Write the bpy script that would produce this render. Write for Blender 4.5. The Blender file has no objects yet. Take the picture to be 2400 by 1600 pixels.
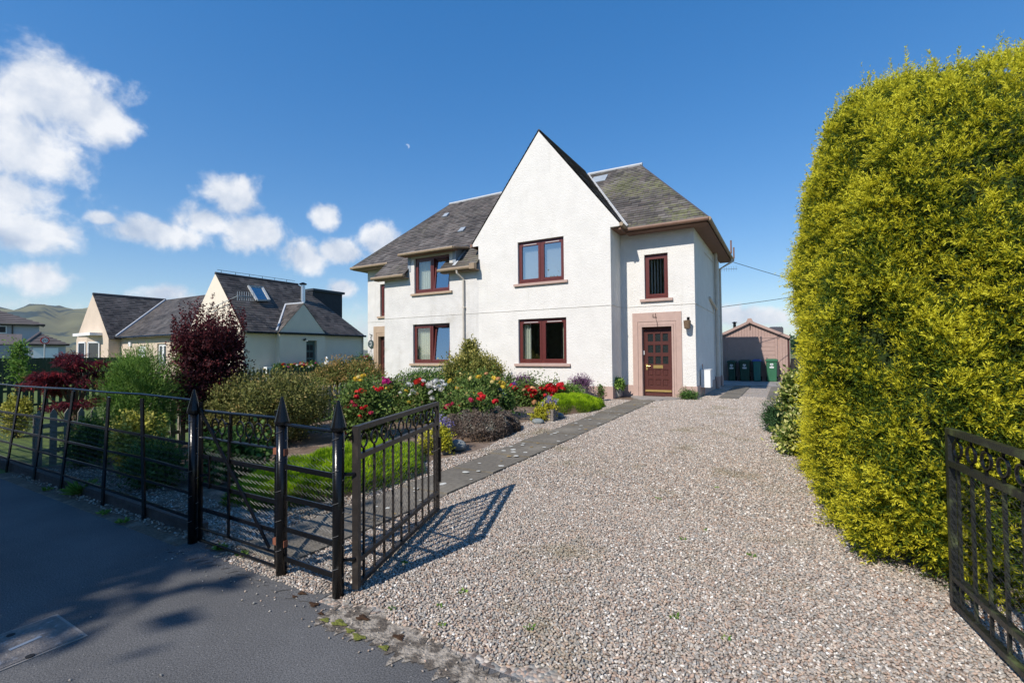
import bpy, math, random
import numpy as np
from mathutils import Vector, Matrix

random.seed(11)
rng = np.random.default_rng(11)
R = math.radians
scene = bpy.context.scene
COL = scene.collection

# ------------------------------------------------------------------ camera
CF, CYAW, CPITCH, CROLL, CZ = 1105.05, .5241, .0263, -.0086, 1.5
_F = Vector((-math.sin(CYAW)*math.cos(CPITCH), math.cos(CYAW)*math.cos(CPITCH), math.sin(CPITCH)))
_R = Vector((math.cos(CYAW), math.sin(CYAW), 0)); _U = _R.cross(_F)
_R, _U = math.cos(CROLL)*_R+math.sin(CROLL)*_U, -math.sin(CROLL)*_R+math.cos(CROLL)*_U
cam = bpy.data.cameras.new('camera'); camo = bpy.data.objects.new('camera', cam); COL.objects.link(camo)
cam.sensor_width = 36; cam.lens = CF/2400*36; cam.clip_start = .05; cam.clip_end = 12000
camo.matrix_world = Matrix(((_R.x, _U.x, -_F.x, 0), (_R.y, _U.y, -_F.y, 0), (_R.z, _U.z, -_F.z, CZ), (0, 0, 0, 1)))
scene.camera = camo

def ray(u, v): return _F+_R*((u-1200)/CF)+_U*((800-v)/CF)
def onY(u, v, Y): d = ray(u, v); return Vector((d.x*Y/d.y, Y, CZ+d.z*Y/d.y))
def onX(u, v, X): d = ray(u, v); return Vector((X, d.y*X/d.x, CZ+d.z*X/d.x))
def gz(y):
    if y < 3.2: return 0.
    if y < 13.4: return .17*(y-3.2)/10.2
    if y < 15: return .17+.02*(y-13.4)/1.6
    return .19
def G(u, v):
    d = ray(u, v); z = 0.
    for i in range(25):
        t = (z-CZ)/d.z; z = gz(d.y*t)
    return Vector((d.x*t, d.y*t, z))
def prad(u0, u1, Y):
    a = math.atan(((u0+u1)/2-1200)/CF); return .5*(u1-u0)/CF*math.cos(a)**2*Y/math.cos(a-CYAW)

# ------------------------------------------------------------------ sky and sun
SUN = Vector((-.2, -1., .93)).normalized()          # towards the sun
w = bpy.data.worlds.new('World'); scene.world = w; w.use_nodes = True
nt = w.node_tree; N = nt.nodes; L = nt.links; N.clear()
def nd(tree, typ, **kw):
    n = tree.nodes.new(typ)
    for k, v in kw.items(): setattr(n, k, v)
    return n
def mth(tree, op, a, b=None, c=None, clamp=False):
    n = tree.nodes.new('ShaderNodeMath'); n.operation = op; n.use_clamp = clamp
    for i, x in enumerate((a, b, c)):
        if x is None: continue
        if isinstance(x, (int, float)): n.inputs[i].default_value = x
        else: tree.links.new(x, n.inputs[i])
    return n.outputs[0]
out = nd(nt, 'ShaderNodeOutputWorld')
sky = nd(nt, 'ShaderNodeTexSky', sky_type='NISHITA', sun_disc=False)
sky.sun_elevation = math.asin(SUN.z); sky.sun_rotation = math.atan2(SUN.x, SUN.y)
sky.altitude = 60; sky.air_density = 1.0; sky.dust_density = .05; sky.ozone_density = 2.0
bg = nd(nt, 'ShaderNodeBackground'); bg.inputs[1].default_value = .15
tc = nd(nt, 'ShaderNodeTexCoord'); DIR = tc.outputs['Generated']
# clouds: soft bodies at directions in the sky, broken up by noise, plus a low bank all round
def noise(tree, vec, scale, det=6, rough=.55, dist=0):
    n = nd(tree, 'ShaderNodeTexNoise'); n.inputs['Scale'].default_value = scale
    n.inputs['Detail'].default_value = det; n.inputs['Roughness'].default_value = rough
    n.inputs['Distortion'].default_value = dist
    tree.links.new(vec, n.inputs['Vector']); return n.outputs['Fac']
n1 = noise(nt, DIR, 15, 9, .58, .2); n2 = noise(nt, DIR, 48, 6, .6)
CL = [(120, 225, 175, 90), (235, 275, 70, 60), (30, 340, 170, 95), (-60, 260, 160, 120), (60, 545, 115, 55), (0, 450, 150, 60), (95, 650, 80, 38), (-250, 330, 200, 130), (-420, 560, 220, 90),
      (375, 548, 120, 34), (480, 515, 80, 34), (545, 460, 66, 46), (585, 545, 72, 42), (765, 507, 36, 28), (715, 602, 50, 40), (800, 592, 60, 26), (890, 565, 52, 36), (800, 676, 34, 20), (385, 690, 70, 24), (240, 512, 36, 14),
      (1725, 738, 70, 24), (1800, 742, 60, 22), (1930, 745, 80, 26), (2150, 730, 120, 34), (2500, 690, 160, 60), (-900, 420, 300, 150), (3000, 640, 300, 110)]
dens = None; topness = None
for (u, v, ru, rv) in CL:
    d = ray(u, v).normalized(); ca_ = math.cos(math.atan((u-1200)/CF)); rx, rz = max(ru*ca_*ca_/CF, .012), rv*ca_/CF
    sub = nd(nt, 'ShaderNodeVectorMath', operation='SUBTRACT'); L.new(DIR, sub.inputs[0]); sub.inputs[1].default_value = d
    mul = nd(nt, 'ShaderNodeVectorMath', operation='MULTIPLY'); L.new(sub.outputs[0], mul.inputs[0]); mul.inputs[1].default_value = (1/rx, 1/rx, 1/rz)
    ln = nd(nt, 'ShaderNodeVectorMath', operation='LENGTH'); L.new(mul.outputs[0], ln.inputs[0])
    b = mth(nt, 'SUBTRACT', 1., ln.outputs['Value'])
    dens = b if dens is None else mth(nt, 'SMOOTH_MAX', dens, b, .25)
sep = nd(nt, 'ShaderNodeSeparateXYZ'); L.new(DIR, sep.inputs[0])
bank = mth(nt, 'MULTIPLY', mth(nt, 'ABSOLUTE', mth(nt, 'SUBTRACT', sep.outputs['Z'], .05)), -9.)
bank = mth(nt, 'ADD', bank, -.42)
nb = nd(nt, 'ShaderNodeVectorMath', operation='MULTIPLY'); L.new(DIR, nb.inputs[0]); nb.inputs[1].default_value = (1, 1, 2.6)
bank = mth(nt, 'ADD', bank, mth(nt, 'MULTIPLY', noise(nt, nb.outputs[0], 5, 4, .5), .8))
dens = mth(nt, 'MAXIMUM', dens, bank)
dens = mth(nt, 'ADD', dens, mth(nt, 'MULTIPLY', mth(nt, 'SUBTRACT', n1, .5), 2.1))
dens = mth(nt, 'ADD', dens, mth(nt, 'MULTIPLY', mth(nt, 'SUBTRACT', n2, .5), .55))
mask = nd(nt, 'ShaderNodeMapRange', interpolation_type='SMOOTHSTEP'); L.new(dens, mask.inputs[0])
mask.inputs[1].default_value = -.3; mask.inputs[2].default_value = .45; mask.inputs[4].default_value = .95
# lit side: compare density noise a little higher up (towards the light) with here
upv = nd(nt, 'ShaderNodeVectorMath', operation='ADD'); L.new(DIR, upv.inputs[0]); upv.inputs[1].default_value = (-.01, -.01, .035)
n3 = noise(nt, upv.outputs[0], 15, 5, .5, .2)
shade = mth(nt, 'ADD', .62, mth(nt, 'MULTIPLY', mth(nt, 'SUBTRACT', n1, n3), 2.2), clamp=True)
cr = nd(nt, 'ShaderNodeMix', data_type='RGBA'); L.new(shade, cr.inputs[0])
cr.inputs[6].default_value = (3.0, 3.6, 4.6, 1); cr.inputs[7].default_value = (6.0, 6.1, 6.3, 1)
mixc = nd(nt, 'ShaderNodeMix', data_type='RGBA'); L.new(mask.outputs[0], mixc.inputs[0])
gm = nd(nt, 'ShaderNodeGamma'); gm.inputs[1].default_value = .6; L.new(sky.outputs[0], gm.inputs[0])
hs = nd(nt, 'ShaderNodeHueSaturation'); hs.inputs['Hue'].default_value = .5103; hs.inputs['Saturation'].default_value = 1.85; hs.inputs['Value'].default_value = 1.77; L.new(gm.outputs[0], hs.inputs['Color'])
L.new(hs.outputs[0], mixc.inputs[6]); L.new(cr.outputs[2], mixc.inputs[7])
# daytime half moon
md = ray(955, 343).normalized()
def disc(d, r):
    dp = nd(nt, 'ShaderNodeVectorMath', operation='DISTANCE'); L.new(DIR, dp.inputs[0]); dp.inputs[1].default_value = d
    return mth(nt, 'LESS_THAN', dp.outputs['Value'], r)
moon = mth(nt, 'MULTIPLY', disc(md, .0042), mth(nt, 'SUBTRACT', 1., disc((md-_R*.003-_U*.002).normalized(), .0042)))
mm = nd(nt, 'ShaderNodeMix', data_type='RGBA'); L.new(mth(nt, 'MULTIPLY', moon, .22), mm.inputs[0])
L.new(mixc.outputs[2], mm.inputs[6]); mm.inputs[7].default_value = (9, 9, 9, 1)
L.new(mm.outputs[2], bg.inputs[0]); L.new(bg.outputs[0], out.inputs[0])

sl = bpy.data.lights.new('sun', 'SUN'); sl.energy = 5.0; sl.angle = R(.53); sl.color = (1, .935, .85)
slo = bpy.data.objects.new('sun', sl); COL.objects.link(slo); slo.location = (-10, -20, 30)
slo.rotation_euler = (-SUN).to_track_quat('-Z', 'Y').to_euler()
vs = scene.view_settings; vs.view_transform = 'Standard'; vs.look = 'None'; vs.exposure = 0.1; vs.gamma = 1
scene.render.engine = 'CYCLES'
try: scene.cycles.max_bounces = 8; scene.cycles.transparent_max_bounces = 24
except Exception: pass

# ------------------------------------------------------------------ materials
MATS = {}
def mat(name, col, rough=.8, var=.12, vscale=8., bump=0., bscale=60., metal=0., spec=.3, col2=None, c2scale=2., c2lo=.5, c2hi=.65, detail=4, coat=0.):
    if name in MATS: return MATS[name]
    m = bpy.data.materials.new(name); m.use_nodes = True; t = m.node_tree; t.nodes.clear()
    o = nd(t, 'ShaderNodeOutputMaterial'); p = nd(t, 'ShaderNodeBsdfPrincipled'); t.links.new(p.outputs[0], o.inputs[0])
    p.inputs['Roughness'].default_value = rough; p.inputs['Metallic'].default_value = metal
    p.inputs['Specular IOR Level'].default_value = spec; p.inputs['Coat Weight'].default_value = coat
    tcn = nd(t, 'ShaderNodeTexCoord'); geo = nd(t, 'ShaderNodeNewGeometry'); P = geo.outputs['Position']
    f = noise(t, P, vscale, detail, .6)
    mr = nd(t, 'ShaderNodeMapRange'); t.links.new(f, mr.inputs[0]); mr.inputs[1].default_value = .25; mr.inputs[2].default_value = .75
    mr.inputs[3].default_value = 1-var; mr.inputs[4].default_value = 1+var
    base = nd(t, 'ShaderNodeRGB'); base.outputs[0].default_value = (*col, 1); c = base.outputs[0]
    if col2 is not None:
        f2 = noise(t, P, c2scale, 6, .6)
        m2 = nd(t, 'ShaderNodeMapRange', interpolation_type='SMOOTHSTEP'); t.links.new(f2, m2.inputs[0]); m2.inputs[1].default_value = c2lo; m2.inputs[2].default_value = c2hi
        mx = nd(t, 'ShaderNodeMix', data_type='RGBA'); t.links.new(m2.outputs[0], mx.inputs[0]); t.links.new(c, mx.inputs[6]); mx.inputs[7].default_value = (*col2, 1); c = mx.outputs[2]
    vm = nd(t, 'ShaderNodeVectorMath', operation='SCALE'); t.links.new(c, vm.inputs[0]); t.links.new(mr.outputs[0], vm.inputs['Scale'])
    t.links.new(vm.outputs[0], p.inputs['Base Color'])
    if bump:
        b = nd(t, 'ShaderNodeBump'); b.inputs['Strength'].default_value = bump; b.inputs['Distance'].default_value = .02
        t.links.new(noise(t, P, bscale, 3, .6), b.inputs['Height']); t.links.new(b.outputs[0], p.inputs['Normal'])
    MATS[name] = m; return m

def rampmat(name, stops, rough=.7, transl=.25, spec=.25, attr='rnd', noise_amt=0., noise_scale=2., gloss=None):
    """colour from a per-face random attribute; leaves let some light through"""
    if name in MATS: return MATS[name]
    m = bpy.data.materials.new(name); m.use_nodes = True; t = m.node_tree; t.nodes.clear()
    o = nd(t, 'ShaderNodeOutputMaterial'); p = nd(t, 'ShaderNodeBsdfPrincipled'); p.inputs['Roughness'].default_value = rough; p.inputs['Specular IOR Level'].default_value = spec
    if attr == 'object': a = nd(t, 'ShaderNodeObjectInfo').outputs['Random']
    else: a = nd(t, 'ShaderNodeAttribute', attribute_name=attr).outputs['Fac']
    if noise_amt:
        geo = nd(t, 'ShaderNodeNewGeometry')
        a = mth(t, 'ADD', a, mth(t, 'MULTIPLY', mth(t, 'SUBTRACT', noise(t, geo.outputs['Position'], noise_scale, 4), .5), noise_amt), clamp=True)
    r = nd(t, 'ShaderNodeValToRGB'); t.links.new(a, r.inputs[0]); e = r.color_ramp.elements
    while len(e) < len(stops): e.new(.5)
    for x, (pos, c) in zip(e, stops): x.position = pos; x.color = (*c, 1)
    t.links.new(r.outputs[0], p.inputs['Base Color'])
    if transl:
        tr = nd(t, 'ShaderNodeBsdfTranslucent'); t.links.new(r.outputs[0], tr.inputs[0])
        mx = nd(t, 'ShaderNodeMixShader'); mx.inputs[0].default_value = transl
        t.links.new(p.outputs[0], mx.inputs[1]); t.links.new(tr.outputs[0], mx.inputs[2]); t.links.new(mx.outputs[0], o.inputs[0])
    else: t.links.new(p.outputs[0], o.inputs[0])
    MATS[name] = m; return m

def glassmat(name, refl=.2, tint=(.9, .95, .95)):
    m = bpy.data.materials.new(name); m.use_nodes = True; t = m.node_tree; t.nodes.clear()
    o = nd(t, 'ShaderNodeOutputMaterial'); g = nd(t, 'ShaderNodeBsdfGlossy'); g.inputs['Roughness'].default_value = .0
    tr = nd(t, 'ShaderNodeBsdfTransparent'); tr.inputs[0].default_value = (*tint, 1)
    lw = nd(t, 'ShaderNodeLayerWeight'); lw.inputs[0].default_value = .5
    mx = nd(t, 'ShaderNodeMixShader'); t.links.new(mth(t, 'ADD', mth(t, 'POWER', lw.outputs['Facing'], 3.), refl, clamp=True), mx.inputs[0])
    geo = nd(t, 'ShaderNodeNewGeometry'); b = nd(t, 'ShaderNodeBump'); b.inputs['Strength'].default_value = .02; b.inputs['Distance'].default_value = .02
    t.links.new(noise(t, geo.outputs['Position'], 2.5, 1), b.inputs['Height']); t.links.new(b.outputs[0], g.inputs['Normal'])
    t.links.new(tr.outputs[0], mx.inputs[1]); t.links.new(g.outputs[0], mx.inputs[2]); t.links.new(mx.outputs[0], o.inputs[0])
    MATS[name] = m; return m

M_white = mat('harled_wall', (.74, .715, .67), .9, .06, 2.3, 1.0, 34, col2=(.62, .585, .51), c2scale=.8, c2lo=.58, c2hi=.85)
M_whiteL = mat('harled_wall_weathered', (.66, .64, .61), .9, .1, 2.2, 1.0, 34, col2=(.52, .49, .44), c2scale=1.6, c2lo=.55, c2hi=.8)
M_trim = mat('trim_paint', (.46, .325, .275), .75, .08, 6, .1, 40)
M_trimL = mat('trim_stone_tan', (.42, .31, .22), .8, .1, 6, .1, 40)
M_frame = mat('window_frame_mahogany', (.115, .026, .022), .35, .15, 12, spec=.5)
M_door = mat('door_brown', (.085, .028, .024), .35, .12, 12, spec=.5)
M_gutter = mat('gutter_brown', (.20, .115, .08), .5, .15, 8)
M_gutterT = mat('gutter_tan', (.30, .225, .15), .55, .18, 8)
M_soffit = mat('soffit_brown', (.21, .12, .085), .7, .12, 6)
M_pipe = mat('downpipe_cream', (.55, .50, .43), .5, .12, 5)
M_lead = mat('lead_sheet', (.30, .34, .38), .5, .12, 5)
M_ridge = mat('zinc_ridge', (.46, .48, .50), .5, .1, 5)
M_brass = mat('brass', (.72, .52, .2), .3, .1, 20, metal=.7)
M_black = mat('black_gloss_paint', (.006, .0062, .007), .22, .25, 14, .05, 90, spec=.35, col2=(.012, .012, .012), c2scale=9, c2lo=.6, c2hi=.75)
M_blackB = mat('black_paint_worn', (.026, .022, .02), .42, .2, 14, .15, 80, spec=.4, col2=(.055, .045, .038), c2scale=7, c2lo=.5, c2hi=.75)
M_blackG = mat('black_paint_algae', (.016, .018, .016), .4, .25, 14, .3, 70, spec=.5, col2=(.10, .12, .05), c2scale=6, c2lo=.52, c2hi=.72)
M_wire = mat('dark_wire', (.03, .03, .032), .4, .2, 20, spec=.5)
M_rust = mat('rust', (.22, .08, .045), .8, .3, 30)
M_conc = mat('concrete', (.30, .275, .25), .95, .16, 10, .35, 90, col2=(.2, .185, .17), c2scale=2.5)
M_slabs = mat('path_slab', (.15, .132, .105), .92, .22, 18, .3, 130, col2=(.215, .19, .15), c2scale=1.6, c2lo=.45, c2hi=.7)
M_lichen = mat('lichen', (.55, .54, .48), .95, .2, 30)
M_lichenO = mat('lichen_orange', (.38, .26, .11), .95, .2, 30)
M_glass = glassmat('window_glass', .22)
M_glassS = glassmat('window_glass_sky', .5)
M_dark = mat('dark_interior', (.03, .03, .03), .9, .1)
M_room = mat('room_wall', (.4, .38, .35), .9, .1)
M_curtain = mat('curtain', (.62, .62, .52), .9, .06)
M_blind = mat('blind', (.72, .72, .70), .9, .04)
M_wood = mat('weathered_wood', (.24, .22, .18), .9, .25, 20, .3, 60)
M_greenwood = mat('green_stained_wood', (.018, .042, .026), .7, .3, 16, .2, 60)
M_bark = mat('bark', (.10, .07, .05), .95, .3, 25, .6, 60)
M_twig = mat('twig', (.13, .085, .055), .9, .2, 25)
M_stone = mat('boulder', (.19, .215, .22), .85, .2, 16, .35, 50, col2=(.26, .27, .25), c2scale=10)
M_whitep = mat('white_plastic', (.8, .8, .78), .4, .03)

# tarmac with aggregate specks
def tarmac():
    m = bpy.data.materials.new('tarmac'); m.use_nodes = True; t = m.node_tree; p = t.nodes['Principled BSDF']
    geo = nd(t, 'ShaderNodeNewGeometry'); P = geo.outputs['Position']
    r = nd(t, 'ShaderNodeValToRGB'); t.links.new(noise(t, P, 130, 3, .75), r.inputs[0]); e = r.color_ramp.elements
    e[0].position = .34; e[0].color = (.045, .045, .047, 1); e[1].position = .66; e[1].color = (.185, .182, .178, 1)
    x = e.new(.74); x.color = (.34, .33, .32, 1)
    big = nd(t, 'ShaderNodeMapRange'); t.links.new(noise(t, P, 1.1, 6, .65), big.inputs[0]); big.inputs[1].default_value = .3; big.inputs[2].default_value = .7; big.inputs[3].default_value = .78; big.inputs[4].default_value = 1.2
    vm = nd(t, 'ShaderNodeVectorMath', operation='SCALE'); t.links.new(r.outputs[0], vm.inputs[0]); t.links.new(big.outputs[0], vm.inputs['Scale'])
    vo = nd(t, 'ShaderNodeTexVoronoi'); vo.inputs['Scale'].default_value = 26; t.links.new(P, vo.inputs['Vector'])
    sp = mth(t, 'LESS_THAN', vo.outputs['Distance'], .075)
    spk = mth(t, 'MULTIPLY', sp, mth(t, 'GREATER_THAN', noise(t, P, 14, 1), .55))
    mx = nd(t, 'ShaderNodeMix', data_type='RGBA'); t.links.new(spk, mx.inputs[0]); t.links.new(vm.outputs[0], mx.inputs[6]); mx.inputs[7].default_value = (.36, .35, .33, 1)
    t.links.new(mx.outputs[2], p.inputs['Base Color']); p.inputs['Roughness'].default_value = .85; p.inputs['Specular IOR Level'].default_value = .25
    b = nd(t, 'ShaderNodeBump'); b.inputs['Strength'].default_value = .7; b.inputs['Distance'].default_value = .006
    t.links.new(noise(t, P, 190, 3, .7), b.inputs['Height']); t.links.new(b.outputs[0], p.inputs['Normal'])
    return m
M_tarmac = tarmac()
GRAV = [(0, (.15, .12, .10)), (.13, (.46, .335, .255)), (.27, (.33, .28, .235)), (.42, (.25, .245, .225)), (.56, (.52, .42, .335)), (.68, (.41, .35, .29)), (.80, (.31, .295, .27)), (.93, (.58, .51, .43)), (1, (.80, .77, .71))]
def gravel_sheet():
    m = bpy.data.materials.new('gravel_bed'); m.use_nodes = True; t = m.node_tree; p = t.nodes['Principled BSDF']
    geo = nd(t, 'ShaderNodeNewGeometry'); P = geo.outputs['Position']
    vo = nd(t, 'ShaderNodeTexVoronoi'); vo.inputs['Scale'].default_value = 48; t.links.new(P, vo.inputs['Vector'])
    sp = nd(t, 'ShaderNodeSeparateColor'); t.links.new(vo.outputs['Color'], sp.inputs[0])
    r = nd(t, 'ShaderNodeValToRGB'); r.color_ramp.interpolation = 'CONSTANT'; e = r.color_ramp.elements
    while len(e) < len(GRAV): e.new(.5)
    for x, (pos, c) in zip(e, GRAV): x.position = pos; x.color = (*[k*.95 for k in c], 1)
    t.links.new(sp.outputs[0], r.inputs[0]); t.links.new(r.outputs[0], p.inputs['Base Color']); p.inputs['Roughness'].default_value = .85
    b = nd(t, 'ShaderNodeBump'); b.invert = True; b.inputs['Strength'].default_value = .8; b.inputs['Distance'].default_value = .012
    t.links.new(vo.outputs['Distance'], b.inputs['Height']); t.links.new(b.outputs[0], p.inputs['Normal'])
    return m
M_gravel = gravel_sheet()
M_pebble = rampmat('pebble', GRAV, .8, 0, .3, attr='object')
def dirty(m, amt=.55, tint=(.20, .17, .09), sc=1.1):       # moss and dirt lying in patches between the stones
    t = m.node_tree; p = [n for n in t.nodes if n.type == 'BSDF_PRINCIPLED'][0]; c = p.inputs['Base Color'].links[0].from_socket; geo = nd(t, 'ShaderNodeNewGeometry')
    r = nd(t, 'ShaderNodeMapRange', interpolation_type='SMOOTHSTEP'); t.links.new(noise(t, geo.outputs['Position'], sc, 5, .6), r.inputs[0]); r.inputs[1].default_value = .52; r.inputs[2].default_value = .72; r.inputs[4].default_value = amt
    mx = nd(t, 'ShaderNodeMix', data_type='RGBA'); t.links.new(r.outputs[0], mx.inputs[0]); t.links.new(c, mx.inputs[6]); mx.inputs[7].default_value = (*tint, 1); t.links.new(mx.outputs[2], p.inputs['Base Color'])
dirty(M_pebble); dirty(M_gravel)
def streaky(m, amt=.35, tint=(.50, .47, .41)):             # rain streaks running down the harling
    t = m.node_tree; p = [n for n in t.nodes if n.type == 'BSDF_PRINCIPLED'][0]; c = p.inputs['Base Color'].links[0].from_socket; geo = nd(t, 'ShaderNodeNewGeometry')
    sc = nd(t, 'ShaderNodeVectorMath', operation='MULTIPLY'); t.links.new(geo.outputs['Position'], sc.inputs[0]); sc.inputs[1].default_value = (5, 5, .35)
    r = nd(t, 'ShaderNodeMapRange', interpolation_type='SMOOTHSTEP'); t.links.new(noise(t, sc.outputs[0], 1.2, 6, .65), r.inputs[0]); r.inputs[1].default_value = .55; r.inputs[2].default_value = .8; r.inputs[4].default_value = amt
    mx = nd(t, 'ShaderNodeMix', data_type='RGBA'); t.links.new(r.outputs[0], mx.inputs[0]); t.links.new(c, mx.inputs[6]); mx.inputs[7].default_value = (*tint, 1); t.links.new(mx.outputs[2], p.inputs['Base Color'])
streaky(M_white, .3); streaky(M_whiteL, .6)
M_soil = mat('garden_soil', (.17, .12, .085), .95, .35, 30, .8, 60, col2=(.28, .21, .16), c2scale=3)
M_lawn = mat('lawn', (.10, .14, .035), .95, .3, 20, .6, 80)
M_field = mat('far_fields', (.12, .14, .055), .95, .3, .02, 0, col2=(.24, .20, .09), c2scale=.006)

# ------------------------------------------------------------------ object helpers
ORG = {}
def link(o): COL.objects.link(o); return o
def tagit(o, label=None, cat=None, group=None, kind=None):
    if label: o['label'] = label
    if cat: o['category'] = cat
    if group: o['group'] = group
    if kind: o['kind'] = kind
    return o
def thing(name, label, cat, loc, group=None):
    o = bpy.data.objects.new(name, None); link(o); o.location = loc; o.empty_display_size = .2
    ORG[o.name] = Vector(loc); return tagit(o, label, cat, group)
def finish(me, name, m, parent, loc, smooth=False):
    if m is not None: me.materials.append(m)
    if smooth: me.polygons.foreach_set('use_smooth', np.ones(len(me.polygons), dtype=bool))
    o = bpy.data.objects.new(name, me); link(o)
    if parent is not None: o.parent = parent; ORG[o.name] = ORG[parent.name]
    else: o.location = loc; ORG[o.name] = Vector(loc)
    return o
def mk(name, verts, faces, m, parent=None, loc=(0, 0, 0), smooth=False):
    base = ORG[parent.name] if parent is not None else Vector(loc)
    v = np.asarray(verts, dtype=np.float64)-np.array(base)
    me = bpy.data.meshes.new(name); me.from_pydata(v.tolist(), [], faces); me.update()
    return finish(me, name, m, parent, loc, smooth)
def mkquads(name, V, m, parent=None, loc=(0, 0, 0), rnd=None, smooth=False):
    """V: (n,4,3) quads, one colour value for each"""
    base = ORG[parent.name] if parent is not None else Vector(loc)
    n = len(V); me = bpy.data.meshes.new(name)
    co = (V.reshape(-1, 3)-np.array(base)).astype(np.float32)
    me.vertices.add(n*4); me.vertices.foreach_set('co', co.ravel())
    me.loops.add(n*4); me.loops.foreach_set('vertex_index', np.arange(n*4, dtype=np.int32))
    me.polygons.add(n); me.polygons.foreach_set('loop_start', np.arange(0, n*4, 4, dtype=np.int32))
    if rnd is not None:
        a = me.attributes.new('rnd', 'FLOAT', 'FACE'); a.data.foreach_set('value', np.asarray(rnd, dtype=np.float32))
    me.update(calc_edges=True)
    return finish(me, name, m, parent, loc, smooth)

class MB:
    def __init__(s, M=None): s.v = []; s.f = []; s.M = M
    def _add(s, vs, fs):
        b = len(s.v)
        if s.M is not None: vs = [tuple(s.M @ Vector(p)) for p in vs]
        s.v += [tuple(p) for p in vs]; s.f += [tuple(i+b for i in f) for f in fs]; return s
    def box(s, x0, x1, y0, y1, z0, z1):
        return s._add([(x0, y0, z0), (x1, y0, z0), (x1, y1, z0), (x0, y1, z0), (x0, y0, z1), (x1, y0, z1), (x1, y1, z1), (x0, y1, z1)],
                      [(0, 3, 2, 1), (4, 5, 6, 7), (0, 1, 5, 4), (1, 2, 6, 5), (2, 3, 7, 6), (3, 0, 4, 7)])
    def poly(s, *pts): return s._add(pts, [tuple(range(len(pts)))])
    def prism(s, pts, d):                       # polygon pushed along d
        n = len(pts); d = Vector(d); a = [Vector(p) for p in pts]; b = [p+d for p in a]
        return s._add(a+b, [tuple(range(n)), tuple(range(2*n-1, n-1, -1))]+[(i, i+n, (i+1) % n+n, (i+1) % n) for i in range(n)])
    def bar(s, p0, p1, w, h, up=(0, 0, 1)):
        p0, p1 = Vector(p0), Vector(p1); d = (p1-p0).normalized(); up = Vector(up)
        if abs(d.dot(up)) > .98: up = Vector((0, 1, 0))
        x = d.cross(up).normalized()*w/2; y = x.cross(d).normalized()*h/2
        q = [p+a*x+b*y for p in (p0, p1) for a, b in ((-1, -1), (1, -1), (1, 1), (-1, 1))]
        return s._add(q, [(0, 1, 2, 3), (7, 6, 5, 4), (0, 4, 5, 1), (1, 5, 6, 2), (2, 6, 7, 3), (3, 7, 4, 0)])
    def tube(s, pts, r, n=8, cap=True):
        pts = [Vector(p) for p in pts]; rs = r if isinstance(r, (list, tuple)) else [r]*len(pts)
        vs = []; fs = []; prev = None
        for i, p in enumerate(pts):
            d = (pts[min(i+1, len(pts)-1)]-pts[max(i-1, 0)]).normalized()
            if prev is None: a = d.orthogonal().normalized()
            else:
                a = prev-d*prev.dot(d)
                a = a.normalized() if a.length > 1e-6 else d.orthogonal().normalized()
            prev = a; b = d.cross(a)
            vs += [p+(a*math.cos(2*math.pi*k/n)+b*math.sin(2*math.pi*k/n))*rs[i] for k in range(n)]
        for i in range(len(pts)-1):
            for k in range(n): fs.append((i*n+k, i*n+(k+1) % n, (i+1)*n+(k+1) % n, (i+1)*n+k))
        if cap: fs += [tuple(range(n-1, -1, -1)), tuple(range((len(pts)-1)*n, len(pts)*n))]
        return s._add(vs, fs)
    def lathe(s, c, prof, n=16, cap=True):
        vs = []; fs = []
        for (r, z) in prof: vs += [(c[0]+r*math.cos(2*math.pi*k/n), c[1]+r*math.sin(2*math.pi*k/n), c[2]+z) for k in range(n)]
        for i in range(len(prof)-1):
            for k in range(n): fs.append((i*n+k, i*n+(k+1) % n, (i+1)*n+(k+1) % n, (i+1)*n+k))
        if cap: fs += [tuple(range(n-1, -1, -1)), tuple(range((len(prof)-1)*n, len(prof)*n))]
        return s._add(vs, fs)
    def ring(s, c, ax, ay, R0, r, n=20, k=6):
        c, ax, ay = Vector(c), Vector(ax), Vector(ay); az = ax.cross(ay).normalized(); vs = []; fs = []
        for i in range(n):
            t = 2*math.pi*i/n; d = ax*math.cos(t)+ay*math.sin(t)
            vs += [c+d*R0+(d*math.cos(2*math.pi*j/k)+az*math.sin(2*math.pi*j/k))*r for j in range(k)]
        for i in range(n):
            for j in range(k): fs.append((i*k+j, ((i+1) % n)*k+j, ((i+1) % n)*k+(j+1) % k, i*k+(j+1) % k))
        return s._add(vs, fs)
    def wall(s, P, u0, u1, v0, v1, holes=(), depth=.12, back=(0, 1, 0)):
        """P(u,v) -> point; rectangle with rectangular holes and their reveals"""
        us = sorted({u0, u1, *[h[0] for h in holes], *[h[1] for h in holes]}); vv = sorted({v0, v1, *[h[2] for h in holes], *[h[3] for h in holes]})
        us = [u for u in us if u0 <= u <= u1]; vv = [v for v in vv if v0 <= v <= v1]
        for a, b in zip(us, us[1:]):
            for c, d in zip(vv, vv[1:]):
                mu, mv = (a+b)/2, (c+d)/2
                if any(h[0] < mu < h[1] and h[2] < mv < h[3] for h in holes): continue
                s.poly(P(a, c), P(b, c), P(b, d), P(a, d))
        B = Vector(back)*depth
        for (a, b, c, d) in holes:
            q = [Vector(P(a, c)), Vector(P(b, c)), Vector(P(b, d)), Vector(P(a, d))]
            for i in range(4): s.poly(q[i], q[(i+1) % 4], q[(i+1) % 4]+B, q[i]+B)
        return s
    def build(s, name, m, parent=None, loc=(0, 0, 0), smooth=False, kind=None, label=None):
        o = mk(name, s.v, s.f, m, parent, loc, smooth)
        if kind: o['kind'] = kind
        if label: o['label'] = label
        return o
def copy_tree(o, parent=None):
    c = o.copy(); link(c); c.parent = parent; ORG[c.name] = ORG[o.name]
    for ch in list(o.children): copy_tree(ch, c)
    return c

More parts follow.
